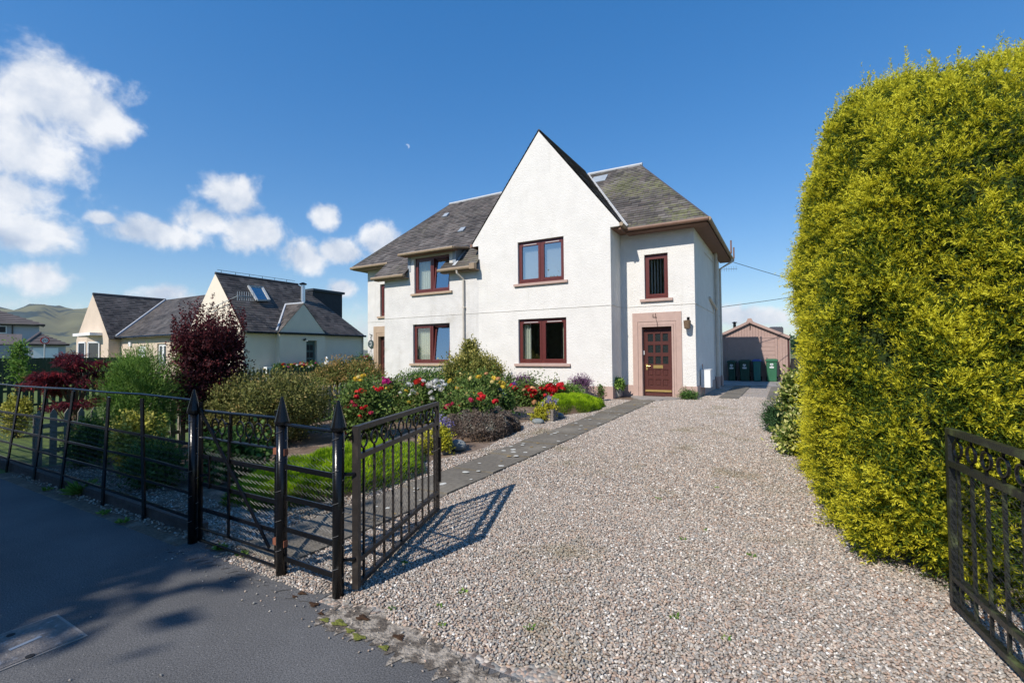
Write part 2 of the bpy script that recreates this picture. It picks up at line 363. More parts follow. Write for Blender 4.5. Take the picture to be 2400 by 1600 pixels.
def grid_sheet(name, m, x0, x1, y0, y1, dz, nx=2, ny=20, zf=gz, kind='structure'):
    xs = np.linspace(x0, x1, nx+1); ys = np.linspace(y0, y1, ny+1)
    v = [(x, y, zf(y)+dz) for y in ys for x in xs]
    f = [(j*(nx+1)+i, j*(nx+1)+i+1, (j+1)*(nx+1)+i+1, (j+1)*(nx+1)+i) for j in range(ny) for i in range(nx)]
    o = mk(name, v, f, m); o['kind'] = kind; return o

# ================================================================== GROUND
mk('ground', [(-6000, -6000, -.14), (6000, -6000, -.14), (6000, 6000, -.14), (-6000, 6000, -.14)], [(0, 1, 2, 3)], M_field)['kind'] = 'structure'
grid_sheet('neighbouring_gardens', M_lawn, -120, -8.9, 2.03, 40, -.02, 4, 40)
grid_sheet('lawn', M_lawn, 3.2, 60, 2.03, 40, -.02, 2, 40)
grid_sheet('back_garden', M_lawn, -8.9, 3.2, 27, 60, -.02, 2, 10)
grid_sheet('pavement', M_tarmac, -140, 60, -1.5, 1.93, 0, 2, 2)
grid_sheet('garden_bed', M_soil, -8.9, -3.72, 1.93, 14.6, -.004, 4, 60)
grid_sheet('driveway', M_gravel, -3.72, 3.2, 1.93, 27, 0, 4, 80)
o = MB().box(-140, 60, -1.64, -1.505, -.14, .0).build('kerb', M_conc); o['kind'] = 'structure'
mk('road', [(-200, -9, -.12), (100, -9, -.12), (100, -1.645, -.12), (-200, -1.645, -.12)], [(0, 1, 2, 3)], M_tarmac)['kind'] = 'structure'
# ragged lime and moss strip where tarmac meets gravel
def ragged(name, m, x0, x1, ya, yb, z, n=90, amp=.05, seed=1):
    r = np.random.default_rng(seed); xs = np.linspace(x0, x1, n); a = np.cumsum(r.normal(0, amp/3, n)); a -= np.linspace(a[0], a[-1], n)
    b = np.cumsum(r.normal(0, amp/3, n)); b -= np.linspace(b[0], b[-1], n); jg = .022
    v = [(x, ya+np.clip(a[i], -amp, amp)+r.normal(0, jg), z) for i, x in enumerate(xs)]+[(x, yb+np.clip(b[i], -amp, amp)+r.normal(0, jg), z) for i, x in enumerate(xs)]
    o = mk(name, v, [(i, i+1, n+i+1, n+i) for i in range(n-1)], m); o['kind'] = 'structure'; return o
M_lime = mat('lime_strip', (.34, .295, .24), .95, .5, 34, .8, 70, col2=(.12, .10, .08), c2scale=11, c2lo=.44, c2hi=.56)
ragged('worn_concrete_strip', M_lime, -2.35, 1.6, 1.82, 1.97, .004, 260, .06, 3)
ragged('tarmac_patch', M_tarmac, -4.2, -2.5, 1.86, 2.06, .004, 50, .04, 9)
# path of slabs from the small gate to the door
path = thing('front_path', None, None, (-3.4, 3, 0)); path['kind'] = 'structure'
y = 2.14; k = 0
while y < 13.4:
    ln = min(.92, 13.4-y); z = gz(y+ln/2)
    MB().box(-3.73+random.uniform(-.012, .012), -3.11+random.uniform(-.012, .012), y+.006, y+ln-.006, z-.05, z+.022+random.uniform(-.004, .004)).build('slab', M_slabs, path)
    y += ln; k += 1
# doorstep apron, curved front
vs = [(-4.05, 14.33, .17), (-2.45, 14.33, .17)]+[(-3.25+.8*math.cos(t), 14.3-.95*math.sin(t)*1.0, .17) for t in np.linspace(0, math.pi, 14)]
MB().prism([(x, y, .12) for x, y, z in vs[2:]], (0, 0, .085)).build('doorstep', M_conc)['kind'] = 'structure'
MB().prism([(-3.6, 13.2, .12), (-3.0, 13.2, .12), (-2.9, 13.6, .12), (-3.6, 13.6, .12)], (0, 0, .075)).build('step_slab', M_conc)['kind'] = 'structure'
grid_sheet('garage_apron', M_conc, -3.4, .6, 20.2, 24.3, .012, 2, 10)
tr = thing('wheel_track', None, None, (-1.5, 17, 0)); tr['kind'] = 'structure'
for (xa, xb) in ((-1.66, -1.14), (-.46, .06)):
    yy = 14.5
    while yy < 19.3:
        MB().box(xa, xb, yy+.008, yy+.89, gz(yy)-.05, gz(yy)+.02+random.uniform(0, .006)).build('slab', M_slabs, tr); yy += .9
# inspection cover in the pavement
cv = thing('inspection_cover', 'pale mottled concrete inspection cover set in the dark tarmac', 'cover', (-3.5, .65, 0))
M_cover = mat('cover_concrete', (.20, .18, .165), .95, .3, 40, .5, 90, col2=(.33, .32, .31), c2scale=28, c2lo=.56, c2hi=.7)
MB().box(-3.715, -3.285, .18, 1.085, -.03, .005).build('frame', M_conc, cv)
MB().box(-3.70, -3.30, .195, 1.07, -.03, .0085).build('slab', M_cover, cv)
p0, p1 = G(22, 1527), G(96, 1495)
MB().bar(p0+Vector((0, 0, .008)), p1+Vector((0, 0, .008)), .022, .008).build('metal_strip', M_lead, cv)
for (u, v) in ((25, 1491), (70, 1540)):
    p = G(u, v); MB().lathe((p.x, p.y, .0), [(.02, 0), (.018, .0105)], 12).build('lifting_hole', M_dark, cv)
# gravel: stones as instances on scattered points
def pebbles(name, pts, smin, smax, seed):
    me = bpy.data.meshes.new(name); me.from_pydata(pts.tolist(), [], []); me.materials.append(M_pebble)
    o = bpy.data.objects.new(name, me); link(o); ORG[o.name] = Vector((0, 0, 0)); o['kind'] = 'stuff'
    g = bpy.data.node_groups.new(name, 'GeometryNodeTree')
    g.interface.new_socket('Geometry', in_out='INPUT', socket_type='NodeSocketGeometry'); g.interface.new_socket('Geometry', in_out='OUTPUT', socket_type='NodeSocketGeometry')
    gi = g.nodes.new('NodeGroupInput'); go = g.nodes.new('NodeGroupOutput')
    ico = g.nodes.new('GeometryNodeMeshIcoSphere'); ico.inputs['Subdivisions'].default_value = 2
    sp = g.nodes.new('GeometryNodeSetPosition'); nz = g.nodes.new('ShaderNodeTexNoise'); nz.inputs['Scale'].default_value = 1.1+.2*seed
    vm = g.nodes.new('ShaderNodeVectorMath'); vm.operation = 'SUBTRACT'; vm.inputs[1].default_value = (.5, .5, .5)
    v2 = g.nodes.new('ShaderNodeVectorMath'); v2.operation = 'SCALE'; v2.inputs['Scale'].default_value = 1.3
    g.links.new(nz.outputs['Color'], vm.inputs[0]); g.links.new(vm.outputs[0], v2.inputs[0]); g.links.new(v2.outputs[0], sp.inputs['Offset']); g.links.new(ico.outputs[0], sp.inputs[0])
    smt = g.nodes.new('GeometryNodeSetShadeSmooth'); g.links.new(sp.outputs[0], smt.inputs[0])
    sm = g.nodes.new('GeometryNodeSetMaterial'); sm.inputs['Material'].default_value = M_pebble; g.links.new(smt.outputs[0], sm.inputs[0])
    ip = g.nodes.new('GeometryNodeInstanceOnPoints'); g.links.new(gi.outputs[0], ip.inputs['Points']); g.links.new(sm.outputs[0], ip.inputs['Instance'])
    rr = g.nodes.new('FunctionNodeRandomValue'); rr.data_type = 'FLOAT_VECTOR'; rr.inputs[0].default_value = (-.5, -.5, 0); rr.inputs[1].default_value = (.5, .5, 6.28); g.links.new(rr.outputs[0], ip.inputs['Rotation'])
    rs = g.nodes.new('FunctionNodeRandomValue'); rs.data_type = 'FLOAT_VECTOR'; rs.inputs[0].default_value = (smin, smin*.75, smin*.6); rs.inputs[1].default_value = (smax, smax*.85, smax*.6); rs.inputs['Seed'].default_value = 5
    g.links.new(rs.outputs[0], ip.inputs['Scale']); g.links.new(ip.outputs[0], go.inputs[0])
    md = o.modifiers.new('stones', 'NODES'); md.node_group = g; return o
def scatter(x0, x1, y0, y1, cell, keep=1., zoff=.004, seed=0, cond=None):
    r = np.random.default_rng(seed); xs = np.arange(x0, x1, cell); ys = np.arange(y0, y1, cell)
    X, Y = np.meshgrid(xs, ys); X = (X+r.uniform(-.5, .5, X.shape)*cell*1.1).ravel(); Y = (Y+r.uniform(-.5, .5, Y.shape)*cell*1.1).ravel()
    k = r.random(len(X)) < keep
    if cond is not None: k &= cond(X, Y)
    X, Y = X[k], Y[k]; Z = np.array([gz(v) for v in Y])+zoff+r.uniform(0, .006, len(X)); return np.stack([X, Y, Z], 1)
pebbles('driveway_gravel', np.concatenate([
    scatter(-3.1, 2.2, 1.97, 4.6, .0150, 1, seed=1, cond=lambda X, Y: (Y > 1.99+.05*np.sin(X*5)+.03*np.sin(X*17)) & ~((X > .5) & (Y > 4.2))),
    scatter(-3.72, -3.1, 1.97, 2.16, .02, 1, seed=8)]), .0055, .0125, 0)
pebbles('far_driveway_gravel', scatter(-3.09, .35, 4.6, 15.2, .0205, .97, seed=2), .0065, .0145, 1)
pebbles('border_gravel', np.concatenate([scatter(-4.9, -3.76, 2.1, 13.2, .021, .9, seed=3, cond=lambda X, Y: X > -4.35+.3*np.sin(Y*1.3)-.25*(Y < 3)), scatter(-8.6, -3.8, 2.05, 2.75, .022, .3, seed=4)]), .0065, .0135, 2)
pebbles('loose_gravel', np.concatenate([scatter(-4.1, 1.4, 1.72, 2.0, .035, .16, .003, seed=6), scatter(-4.0, .2, 1.0, 1.8, .2, .10, .002, seed=7)]), .003, .009, 3)

# ================================================================== HOUSE
YG, YD, YB = 13.36, 14.33, 20.3
XGL, XGR, XR, XL, XPL = -9.02, -4.36, -2.2, -15.39, -13.43
H = thing('semi_detached_house', 'white harled semi-detached house with tall steep gable and grey slate roof', 'house', (-8.8, 16.8, .15))
front = lambda Y: (lambda u, v: (u, Y, v))
WG = [(-7.48, -5.85, 3.77, 5.13), (-7.48, -5.79, 1.19, 2.615)]
WN = (-3.63, -2.94, 3.12, 4.46); WNL = (-14.66, -13.97, 3.12, 4.46)
DR = (-3.73, -2.86, .19, 2.275); DL = (-14.74, -13.87, .19, 2.275)
WL = [(-11.98, -10.27, 1.18, 2.62), (-11.91, -10.27, 3.77, 5.09)]
b = MB()
b.wall(front(YG), XGL, XGR, 0, 5.27, WG, .13)
b.poly((XGL-.25, YG, 5.27), (XGL, YG, 5.27), (XGR, YG, 5.27), (XGR+.28, YG, 5.27), (-6.67, YG, 8.60))
b.poly((XGL-.25, YG, 5.27), (XGL-.25, YG, 5.2), (XGL, YG, 5.2), (XGL, YG, 5.27)); b.poly((XGR+.28, YG, 5.27), (XGR, YG, 5.27), (XGR, YG, 5.2), (XGR+.28, YG, 5.2))
b.wall(lambda u, v: (XGR, u, v), YG, YD, 0, 5.2)
b.wall(front(YD), XGR, XR, 0, 5.2, [WN, DR], .13)
b.wall(lambda u, v: (XR, u, v), YD, YB, 0, 5.2)
b.wall(front(YB), XL, XR, 0, 5.2)
b.box(XGR, XGR+.27, YG+.003, YG+.10, 5.19, 5.26)
b.build('wall', M_white, H)
b = MB()
b.wall(front(YG), XPL, -12.15, 0, 4.72); b.wall(front(YG), -12.15, -10.05, 0, 5.2, WL, .13); b.wall(front(YG), -10.05, XGL, 0, 4.72)
b.wall(lambda u, v: (XPL, u, v), YG, YD, 0, 4.72)
b.wall(front(YD), XL, XPL, 0, 5.2, [WNL, DL], .13)
b.wall(lambda u, v: (XL, u, v), YD, YB, 0, 5.2)
b.build('wall', M_whiteL, H, label='greyer weathered harled wall of the left half')
MB().box(XL+.05, XR-.05, 17.0, 17.05, .1, 5.2).box(XL+.05, XR-.05, YD+.35, YB-.05, 2.7, 2.85).box(XPL+.05, XGR-.05, YG+.3, YD+.34, 2.7, 2.85).box(-8.85, -8.75, YG+.2, 17, .1, 5.2).box(XL+.05, XR-.05, YD+.35, YB-.05, .1, .16).box(XPL+.05, XGR-.05, YG+.3, YD+.34, .1, .16).build('inner_wall', M_room, H)
# plinth, string course
b = MB().box(XGL, XGR+.022, YG-.024, YG+.03, .02, .524).box(XGR-.05, XGR+.024, YG+.028, YD-.02, .02, .523).box(XGR, -4.01, YD-.022, YD+.02, .02, .522).box(-2.58, XR+.024, YD-.024, YD+.02, .02, .522).box(XR-.02, XR+.025, YD+.02, YB, .02, .523)
b.build('plinth', M_trim, H)
b = MB().box(XPL, XGR+.015, YG-.012, YG+.02, 2.896, 2.909).box(XGR-.02, XGR+.016, YG+.018, YD-.014, 2.8955, 2.9085).box(XGR, XR+.015, YD-.012, YD+.02, 2.896, 2.909).box(XR-.02, XR+.016, YD+.018, YB, 2.8955, 2.9085).box(XL-.01, XPL, YD-.012, YD+.02, 2.896, 2.909)
b.build('string_course', mat('string_course', (.6, .575, .53), .9, .2, 4), H)
for (x, Y) in ((-4.62, YG-.024), (-2.42, YD-.024), (-6.1, YG-.024)):
    b = MB()
    for i in range(4): b.box(x-.11, x+.11, Y-.01, Y+.004, .25+i*.035, .265+i*.035)
    v = b.build('air_vent', M_trim, H)
# ---- windows
def window(x0, x1, z0, z1, Y, panes=2, glass=None, blind='none', sillm=M_trim, ajar=False, parent=H, fm=M_frame, sill=True, fw=.055, sash=.065):
    yf = Y+.085
    b = MB().box(x0+.004, x0+fw, yf, yf+.07, z0+.004, z1-.004).box(x1-fw, x1-.004, yf, yf+.07, z0+.004, z1-.004).box(x0+fw, x1-fw, yf+.001, yf+.069, z0+.005, z0+fw+.02).box(x0+fw, x1-fw, yf+.001, yf+.069, z1-fw-.02, z1-.005)
    W_ = (x1-x0-2*fw); n = panes
    for i in range(1, n): xm = x0+fw+W_*i/n; b.box(xm-.035, xm+.035, yf+.002, yf+.068, z0+fw+.02, z1-fw-.02)
    wo = b.build('window', fm, parent)
    for i in range(n):
        xa = x0+fw+W_*i/n+(.035 if i else 0)+.003; xb = x0+fw+W_*(i+1)/n-(.035 if i < n-1 else 0)-.003; za, zb = z0+fw+.023, z1-fw-.023
        s = MB().box(xa, xa+sash, yf-.012, yf+.05, za, zb).box(xb-sash, xb, yf-.012, yf+.05, za, zb).box(xa+sash, xb-sash, yf-.011, yf+.049, za, za+sash).box(xa+sash, xb-sash, yf-.011, yf+.049, zb-sash, zb)
        tilt = (lambda q: [(x, y_+max(0, z_-za)*.11, z_) for x, y_, z_ in q]) if (ajar and i == n-1) else (lambda q: q)
        s.v = tilt(s.v); s.build('sash', fm, wo)
        g = MB().poly((xa+sash-.005, yf+.02, za+sash-.005), (xb-sash+.005, yf+.02, za+sash-.005), (xb-sash+.005, yf+.02, zb-sash+.005), (xa+sash-.005, yf+.02, zb-sash+.005))
        g.v = tilt(g.v); g.build('pane', (glass or [M_glass]*n)[i], wo)
        if panes == 2 or blind == 'v': MB().box(xa+.12, xb-.12, yf-.02, yf-.013, zb-.035, zb-.022).build('trickle_vent', M_whitep if not ajar else fm, wo)
    if sill: MB().prism([(x0-.13, Y-.07, z0-.01), (x0-.13, Y+.09, z0+.003), (x0-.13, Y+.09, z0-.085), (x0-.13, Y-.07, z0-.085)], (x1-x0+.26, 0, 0)).build('sill', sillm, wo)
    yb = yf+.16
    if blind == 'v':
        b = MB(); x = x0+.08
        while x < x1-.05:
            a = R(38); dx, dy = .042*math.cos(a), .042*math.sin(a)
            b.poly((x-dx, yb-dy, z0+.06), (x+dx, yb+dy, z0+.06), (x+dx, yb+dy, z1-.05), (x-dx, yb-dy, z1-.05)); x += .088
        b.build('blind', M_blind, wo, kind='stuff')
    elif blind == 'open':
        b = MB(); x = x0+.08
        while x < x1-.05:
            a = R(80); dx, dy = .042*math.cos(a), .042*math.sin(a)
            b.poly((x-dx, yb-dy, z0+.06), (x+dx, yb+dy, z0+.06), (x+dx, yb+dy, z1-.05), (x-dx, yb-dy, z1-.05)); x += .088
        b.build('blind', M_blind, wo, kind='stuff')
    elif blind in ('curtains', 'left', 'half'):
        for (xa, xb) in {'curtains': ((x0+.04, x0+.34), (x1-.22, x1-.04)), 'left': ((x0+.04, x0+.75),), 'half': ((x0+.04, x0+.8), (x1-.2, x1-.05))}[blind]:
            b = MB(); n = int((xb-xa)/.02)+2; pr = None
            for i in range(n):
                x = xa+(xb-xa)*i/(n-1); yy = yb+.03*math.sin(i*1.25)
                if pr: b.poly((pr[0], pr[1], z0+.05), (x, yy, z0+.05), (x, yy, z1-.04), (pr[0], pr[1], z1-.04))
                pr = (x, yy)
            b.build('curtain', M_curtain, wo)
    return wo
window(*WG[0], YG, 2, [M_glassS, M_glassS], 'v')
window(*WG[1], YG, 2, [M_glass, M_glass], 'curtains')
window(*WN, YD, 1, [M_glass], 'open')
window(*WNL, YD, 1, [M_glass], 'open', M_trimL)
window(*WL[0], YG, 2, [M_glass, M_glassS], 'left', M_trimL, True)
window(*WL[1], YG, 2, [M_glass, M_glassS], 'left', M_trimL, True)
# ---- doors
def front_door(op, tm, mirror=False):
    x0, x1, z0, z1 = op; cx = (x0+x1)/2
    sx0, sx1 = x0-.28, x1+.28
    b = MB().box(sx0, x0-.125, YD-.03, YD+.02, .02, 2.70).box(x1+.125, sx1, YD-.03, YD+.02, .02, 2.70).box(x0-.125, x1+.125, YD-.03, YD+.02, 2.43, 2.70)
    so = b.build('door_surround', tm, H)
    b = MB().box(x0-.118, x0-.055, YD-.020, YD+.02, .02, 2.423).box(x1+.055, x1+.118, YD-.020, YD+.02, .02, 2.423).box(x0-.055, x1+.055, YD-.020, YD+.02, 2.33, 2.423)
    b.box(x0-.05, x0, YD-.035, YD+.02, .02, 2.322).box(x1, x1+.05, YD-.035, YD+.02, .02, 2.322).box(x0, x1, YD-.035, YD+.02, 2.275, 2.322)
    b.box(x0-.055, x0+.002, YD-.045, YD-.036, .02, .45).box(x1-.002, x1+.055, YD-.045, YD-.036, .02, .45)
    b.box(x0, x0+.004, YD, YD+.2, .18, 2.275).box(x1-.004, x1, YD, YD+.2, .18, 2.275).box(x0, x1, YD, YD+.2, 2.271, 2.275)
    b.build('moulding', tm, so)
    yd = YD+.13
    b = MB().box(x0+.004, x0+.05, yd-.01, yd+.1, .19, 2.27).box(x1-.05, x1-.004, yd-.01, yd+.1, .19, 2.27).box(x0+.05, x1-.05, yd-.009, yd+.1, 2.18, 2.27)
    b.build('door_frame', M_door, so)
    a, c = x0+.053, x1-.053; W_ = c-a; st = .085; pw = (W_-st*2-.06*2)/3
    b = MB().box(a, a+st, yd, yd+.045, .2, 2.176).box(c-st, c, yd, yd+.045, .2, 2.176)
    xs = [a+st+i*(pw+.06) for i in range(3)]
    rows = [(1.84, 2.07), (1.50, 1.73), (1.16, 1.39), (.80, 1.0), (.50, .70)]
    zr = [.2]+[q for r_ in reversed(rows) for q in r_]+[2.176]
    for i in range(0, len(zr), 2): b.box(a+st, c-st, yd+.001, yd+.044, zr[i], zr[i+1])
    for i in range(2): b.box(xs[i]+pw, xs[i]+pw+.06, yd+.002, yd+.043, .2, 2.17)
    do = b.build('door', M_door, H)
    for j, (za, zb) in enumerate(rows):
        for x in xs:
            if j < 3: MB().box(x-.002, x+pw+.002, yd+.02, yd+.026, za-.002, zb+.002).build('pane', MATS.get('obscure_glass') or mat('obscure_glass', (.02, .025, .025), .12, .3, 20, .35, 45, spec=.8), do)
            else: MB().box(x-.002, x+pw+.002, yd+.02, yd+.04, za-.002, zb+.002).box(x+.03, x+pw-.03, yd+.006, yd+.02, za+.03, zb-.03).build('panel', M_door, do)
    MB().box(cx-.14, cx+.14, yd-.012, yd-.002, 1.03, 1.125).box(cx-.11, cx+.11, yd-.016, yd-.0125, 1.05, 1.105).build('letterbox', M_brass, do)
    hx = (a+.045) if not mirror else (c-.045); sg = 1 if not mirror else -1
    MB().box(hx-.022, hx+.022, yd-.01, yd-.001, .98, 1.16).tube([(hx, yd-.03, 1.1), (hx+sg*.11, yd-.035, 1.095)], .01).build('handle', M_brass, do)
    MB().box(a, c, yd-.035, yd-.002, .33, .385).build('weather_bar', M_brass, do)
    return so
so = front_door(DR, M_trim); front_door(DL, M_trimL, True)
MB().box(-3.72, -3.69, YD+.085, YD+.125, 1.44, 1.56).build('bell_push', M_whitep, H)
# house number 4 in dark iron on the surround
b = MB(); x, z = -3.335, 2.57
b.bar((x-.05, YD-.037, z+.08), (x-.055, YD-.037, z-.01), .014, .014, (0, 1, 0)).bar((x-.06, YD-.037, z-.01), (x+.06, YD-.037, z-.02), .014, .014, (0, 1, 0)).bar((x+.02, YD-.037, z+.1), (x+.035, YD-.037, z-.08), .014, .014, (0, 1, 0))
b.build('house_number', mat('iron', (.05, .03, .025), .6), H)
MB().tube([(x+.035, YD-.04, z-.07), (x+.06, YD-.055, 2.42), (x+.08, YD-.06, 2.26)], .006, 5).build('bell_wire', MATS['iron'], H)
# ---- roofs
EY, EZ, RY, RZ = 13.88, 5.22, 17.3, 8.43; SL = (RZ-EZ)/(RY-EY)
EXL, EXR, RXL, RXR = -15.84, -1.75, -13.16, -4.49; BY = 2*RY-EY
def zmain(y): return EZ+SL*(y-EY)
APX, APZ, GSL = -6.67, 8.64, 1.285
def zg(x): return APZ-GSL*abs(x-APX)
GXR, GXL = APX+(APZ-5.27)/GSL, APX-(APZ-5.27)/GSL
b = MB(); e = .03
b.poly((EXL, EY, EZ-e), (EXR, EY, EZ-e), (RXR, RY, RZ-e), (RXL, RY, RZ-e))
b.poly((EXR, EY, EZ-e), (EXR, BY, EZ-e), (RXR, RY, RZ-e)); b.poly((EXL, BY, EZ-e), (EXL, EY, EZ-e), (RXL, RY, RZ-e)); b.poly((EXR, BY, EZ-e), (EXL, BY, EZ-e), (RXL, RY, RZ-e), (RXR, RY, RZ-e))
for (xa, xb) in ((-13.78, -12.17), (-10.52, -8.98)): b.poly((xa, 13.1, zmain(13.1)-e), (xb, 13.1, zmain(13.1)-e), (xb, EY, EZ-e), (xa, EY, EZ-e))
b.poly((GXR, YG, 5.27-e), (GXR, EY, 5.27-e), (APX+.1, 17.45, APZ-e-.13), (APX, 17.5, APZ-e), (APX, YG, APZ-e)); b.poly((APX, YG, APZ-e), (APX, 17.5, APZ-e), (GXL, EY, 5.27-e), (GXL, YG, 5.27-e))
b.prism([(XPL-.3, 13.2, 4.5), (XPL-.3, YD, 4.55), (XPL-.3, YD, zmain(YD)-.08), (XPL-.3, 13.2, zmain(13.2)-.06)], (.02, 0, 0))
roof = b.build('roof', mat('roof_underlay', (.07, .065, .065), .9), H)
SLATE = [(0, (.055, .048, .042)), (.3, (.10, .088, .078)), (.55, (.13, .115, .103)), (.8, (.115, .094, .083)), (1, (.16, .145, .132))]
def slatemat(name, moss=.5, tone=1.):
    m = rampmat(name, [(p, tuple(k*tone for k in c)) for p, c in SLATE], .62, 0, .4)
    t = m.node_tree; p = [n for n in t.nodes if n.type == 'BSDF_PRINCIPLED'][0]; c = p.inputs['Base Color'].links[0].from_socket
    geo = nd(t, 'ShaderNodeNewGeometry'); f = mth(t, 'MULTIPLY', noise(t, geo.outputs['Position'], .55, 3, .5), noise(t, geo.outputs['Position'], 9, 3, .6))
    r = nd(t, 'ShaderNodeMapRange', interpolation_type='SMOOTHSTEP'); t.links.new(f, r.inputs[0]); r.inputs[1].default_value = .30-.09*moss; r.inputs[2].default_value = .46-.1*moss; r.inputs[4].default_value = .7*moss
    mx = nd(t, 'ShaderNodeMix', data_type='RGBA'); t.links.new(r.outputs[0], mx.inputs[0]); t.links.new(c, mx.inputs[6]); mx.inputs[7].default_value = (.17, .18, .06, 1)
    # dark weather streaks
    f2 = noise(t, geo.outputs['Position'], .9, 4, .6); r2 = nd(t, 'ShaderNodeMapRange'); t.links.new(f2, r2.inputs[0]); r2.inputs[1].default_value = .35; r2.inputs[2].default_value = .65; r2.inputs[3].default_value = .62; r2.inputs[4].default_value = 1.25
    vm = nd(t, 'ShaderNodeVectorMath', operation='SCALE'); t.links.new(mx.outputs[2], vm.inputs[0]); t.links.new(r2.outputs[0], vm.inputs['Scale']); t.links.new(vm.outputs[0], p.inputs['Base Color'])
    return m
M_slate = slatemat('slate', .3); M_slateM = slatemat('slate_mossy', .8, 1.05)
M_slateP = slatemat('slate_purple', .12, .8)
def slates(name, m, parent, O, U, V, poly, course=.145, wid=.21, seed=0):
    """courses of lapped slates on a convex polygon given in (u,v) along U (level) and V (up the slope)"""
    r = np.random.default_rng(seed); O, U, V = np.array(O), np.array(U, float), np.array(V, float); U /= np.linalg.norm(U); V /= np.linalg.norm(V); Nn = np.cross(U, V)
    if Nn[2] < 0: Nn = -Nn
    vmin = min(p[1] for p in poly); vmax = max(p[1] for p in poly)
    def rng_u(v):
        xs = []
        for (a, b), (c, d) in zip(poly, poly[1:]+poly[:1]):
            if abs(d-b) < 1e-9: continue
            t = (v-b)/(d-b)
            if -1e-9 <= t <= 1+1e-9: xs.append(a+t*(c-a))
        return (min(xs), max(xs)) if len(xs) > 1 else None
    Q = []; C = []; v = vmin; j = 0
    while v < vmax-.02:
        v1 = min(v+course, vmax); A = rng_u(v+1e-6); B = rng_u(v1-1e-6)
        if A is None or B is None: v = v1; continue
        u = min(A[0], B[0])-r.uniform(0, wid); end = max(A[1], B[1])
        while u < end:
            wd = wid*r.uniform(.7, 1.3); a0, a1 = max(u, A[0]), min(u+wd-.004, A[1]); b0, b1 = max(u, B[0]), min(u+wd-.004, B[1]); u += wd
            if a1-a0 < .01 and b1-b0 < .01: continue
            a0, a1 = min(a0, A[1]), max(a1, A[0]); b0, b1 = min(b0, B[1]), max(b1, B[0])
            if a1 < a0: a0 = a1 = (a0+a1)/2
            if b1 < b0: b0 = b1 = (b0+b1)/2
            vb = v-r.uniform(0, .014); h = .016+r.uniform(0, .010)
            P = lambda uu, vv, hh: O+U*uu+V*vv+Nn*hh
            c = r.random()
            Q.append([P(a0, vb, h), P(a1, vb, h), P(b1, v1+.01, .004), P(b0, v1+.01, .004)]); C.append(c)
            Q.append([P(a0, vb, -.005), P(a1, vb, -.005), P(a1, vb, h), P(a0, vb, h)]); C.append(c*.6)
        v = v1; j += 1
    o = mkquads(name, np.array(Q), m, parent, rnd=C); o['kind'] = 'stuff'; return o
sl_ = math.hypot(RY-EY, RZ-EZ)
slates('slates', M_slate, roof, (0, EY, EZ), (1, 0, 0), (0, RY-EY, RZ-EZ), [(EXL, 0), (-8.6, 0), (-8.6, sl_), (RXL, sl_)], seed=1)
slates('slates', M_slateM, roof, (0, EY, EZ), (1, 0, 0), (0, RY-EY, RZ-EZ), [(GXR-.15, 0), (EXR, 0), (RXR, sl_), (-6.6, sl_)], seed=2)
kv = (13.1-EY)*sl_/(RY-EY)
slates('slates', M_slate, roof, (0, EY, EZ), (1, 0, 0), (0, RY-EY, RZ-EZ), [(-13.78, kv), (-12.17, kv), (-12.17, 0), (-13.78, 0)], seed=3)
slates('slates', M_slate, roof, (0, EY, EZ), (1, 0, 0), (0, RY-EY, RZ-EZ), [(-10.52, kv), (-8.98, kv), (-8.98, 0), (-10.52, 0)], seed=4)
hs_ = math.hypot(EXR-RXR, RZ-EZ)
slates('slates', M_slateM, roof, (EXR, 0, EZ), (0, 1, 0), (RXR-EXR, 0, RZ-EZ), [(EY, 0), (BY, 0), (RY, hs_)], seed=5)
hl_ = math.hypot(EXL-RXL, RZ-EZ)
slates('slates', M_slate, roof, (EXL, 0, EZ), (0, 1, 0), (RXL-EXL, 0, RZ-EZ), [(EY, 0), (BY, 0), (RY, hl_)], seed=6)
gs_ = math.hypot(GXR-APX, APZ-5.27)
slates('slates', M_slate, roof, (GXR, 0, 5.27), (0, 1, 0), (APX-GXR, 0, APZ-5.27), [(YG-.02, 0), (EY, 0), (17.3, gs_*.94), (17.5, gs_), (YG-.02, gs_)], seed=7)
slates('slates', M_slate, roof, (GXL, 0, 5.27), (0, 1, 0), (APX-GXL, 0, APZ-5.27), [(YG-.02, 0), (EY, 0), (17.3, gs_*.94), (17.5, gs_), (YG-.02, gs_)], seed=8)
MB().tube([(RXL-.1, RY, RZ+.0), (-8.3, RY, RZ+.03)], .065, 8).build('ridge_cap', M_ridge, roof)
MB().tube([(-6.5, RY, RZ+.03), (RXR+.1, RY, RZ+.0)], .065, 8).build('ridge_cap', M_ridge, roof)
MB().tube([(APX, YG, APZ-.0), (APX, 17.4, APZ+.0)], .04, 8).build('ridge_cap', mat('ridge_dark', (.08, .075, .08), .7), roof)
def zv(z): return (APX+(APZ-z)/GSL, EY+(z-EZ)/SL, z)
p0, p1 = Vector(zv(5.27)), Vector(zv(8.40)); side = Vector((.09, -.03, .05))
MB().poly(p0+side*-.2+Vector((0, 0, .03)), p0+side*.6+Vector((0, 0, .03)), p1+side*.4+Vector((0, 0, .03)), p1-side*.2+Vector((0, 0, .03))).tube([p0+Vector((.05, -.02, .04)), p1+Vector((.03, -.01, .04))], .022, 6).build('valley_flashing', M_ridge, roof)
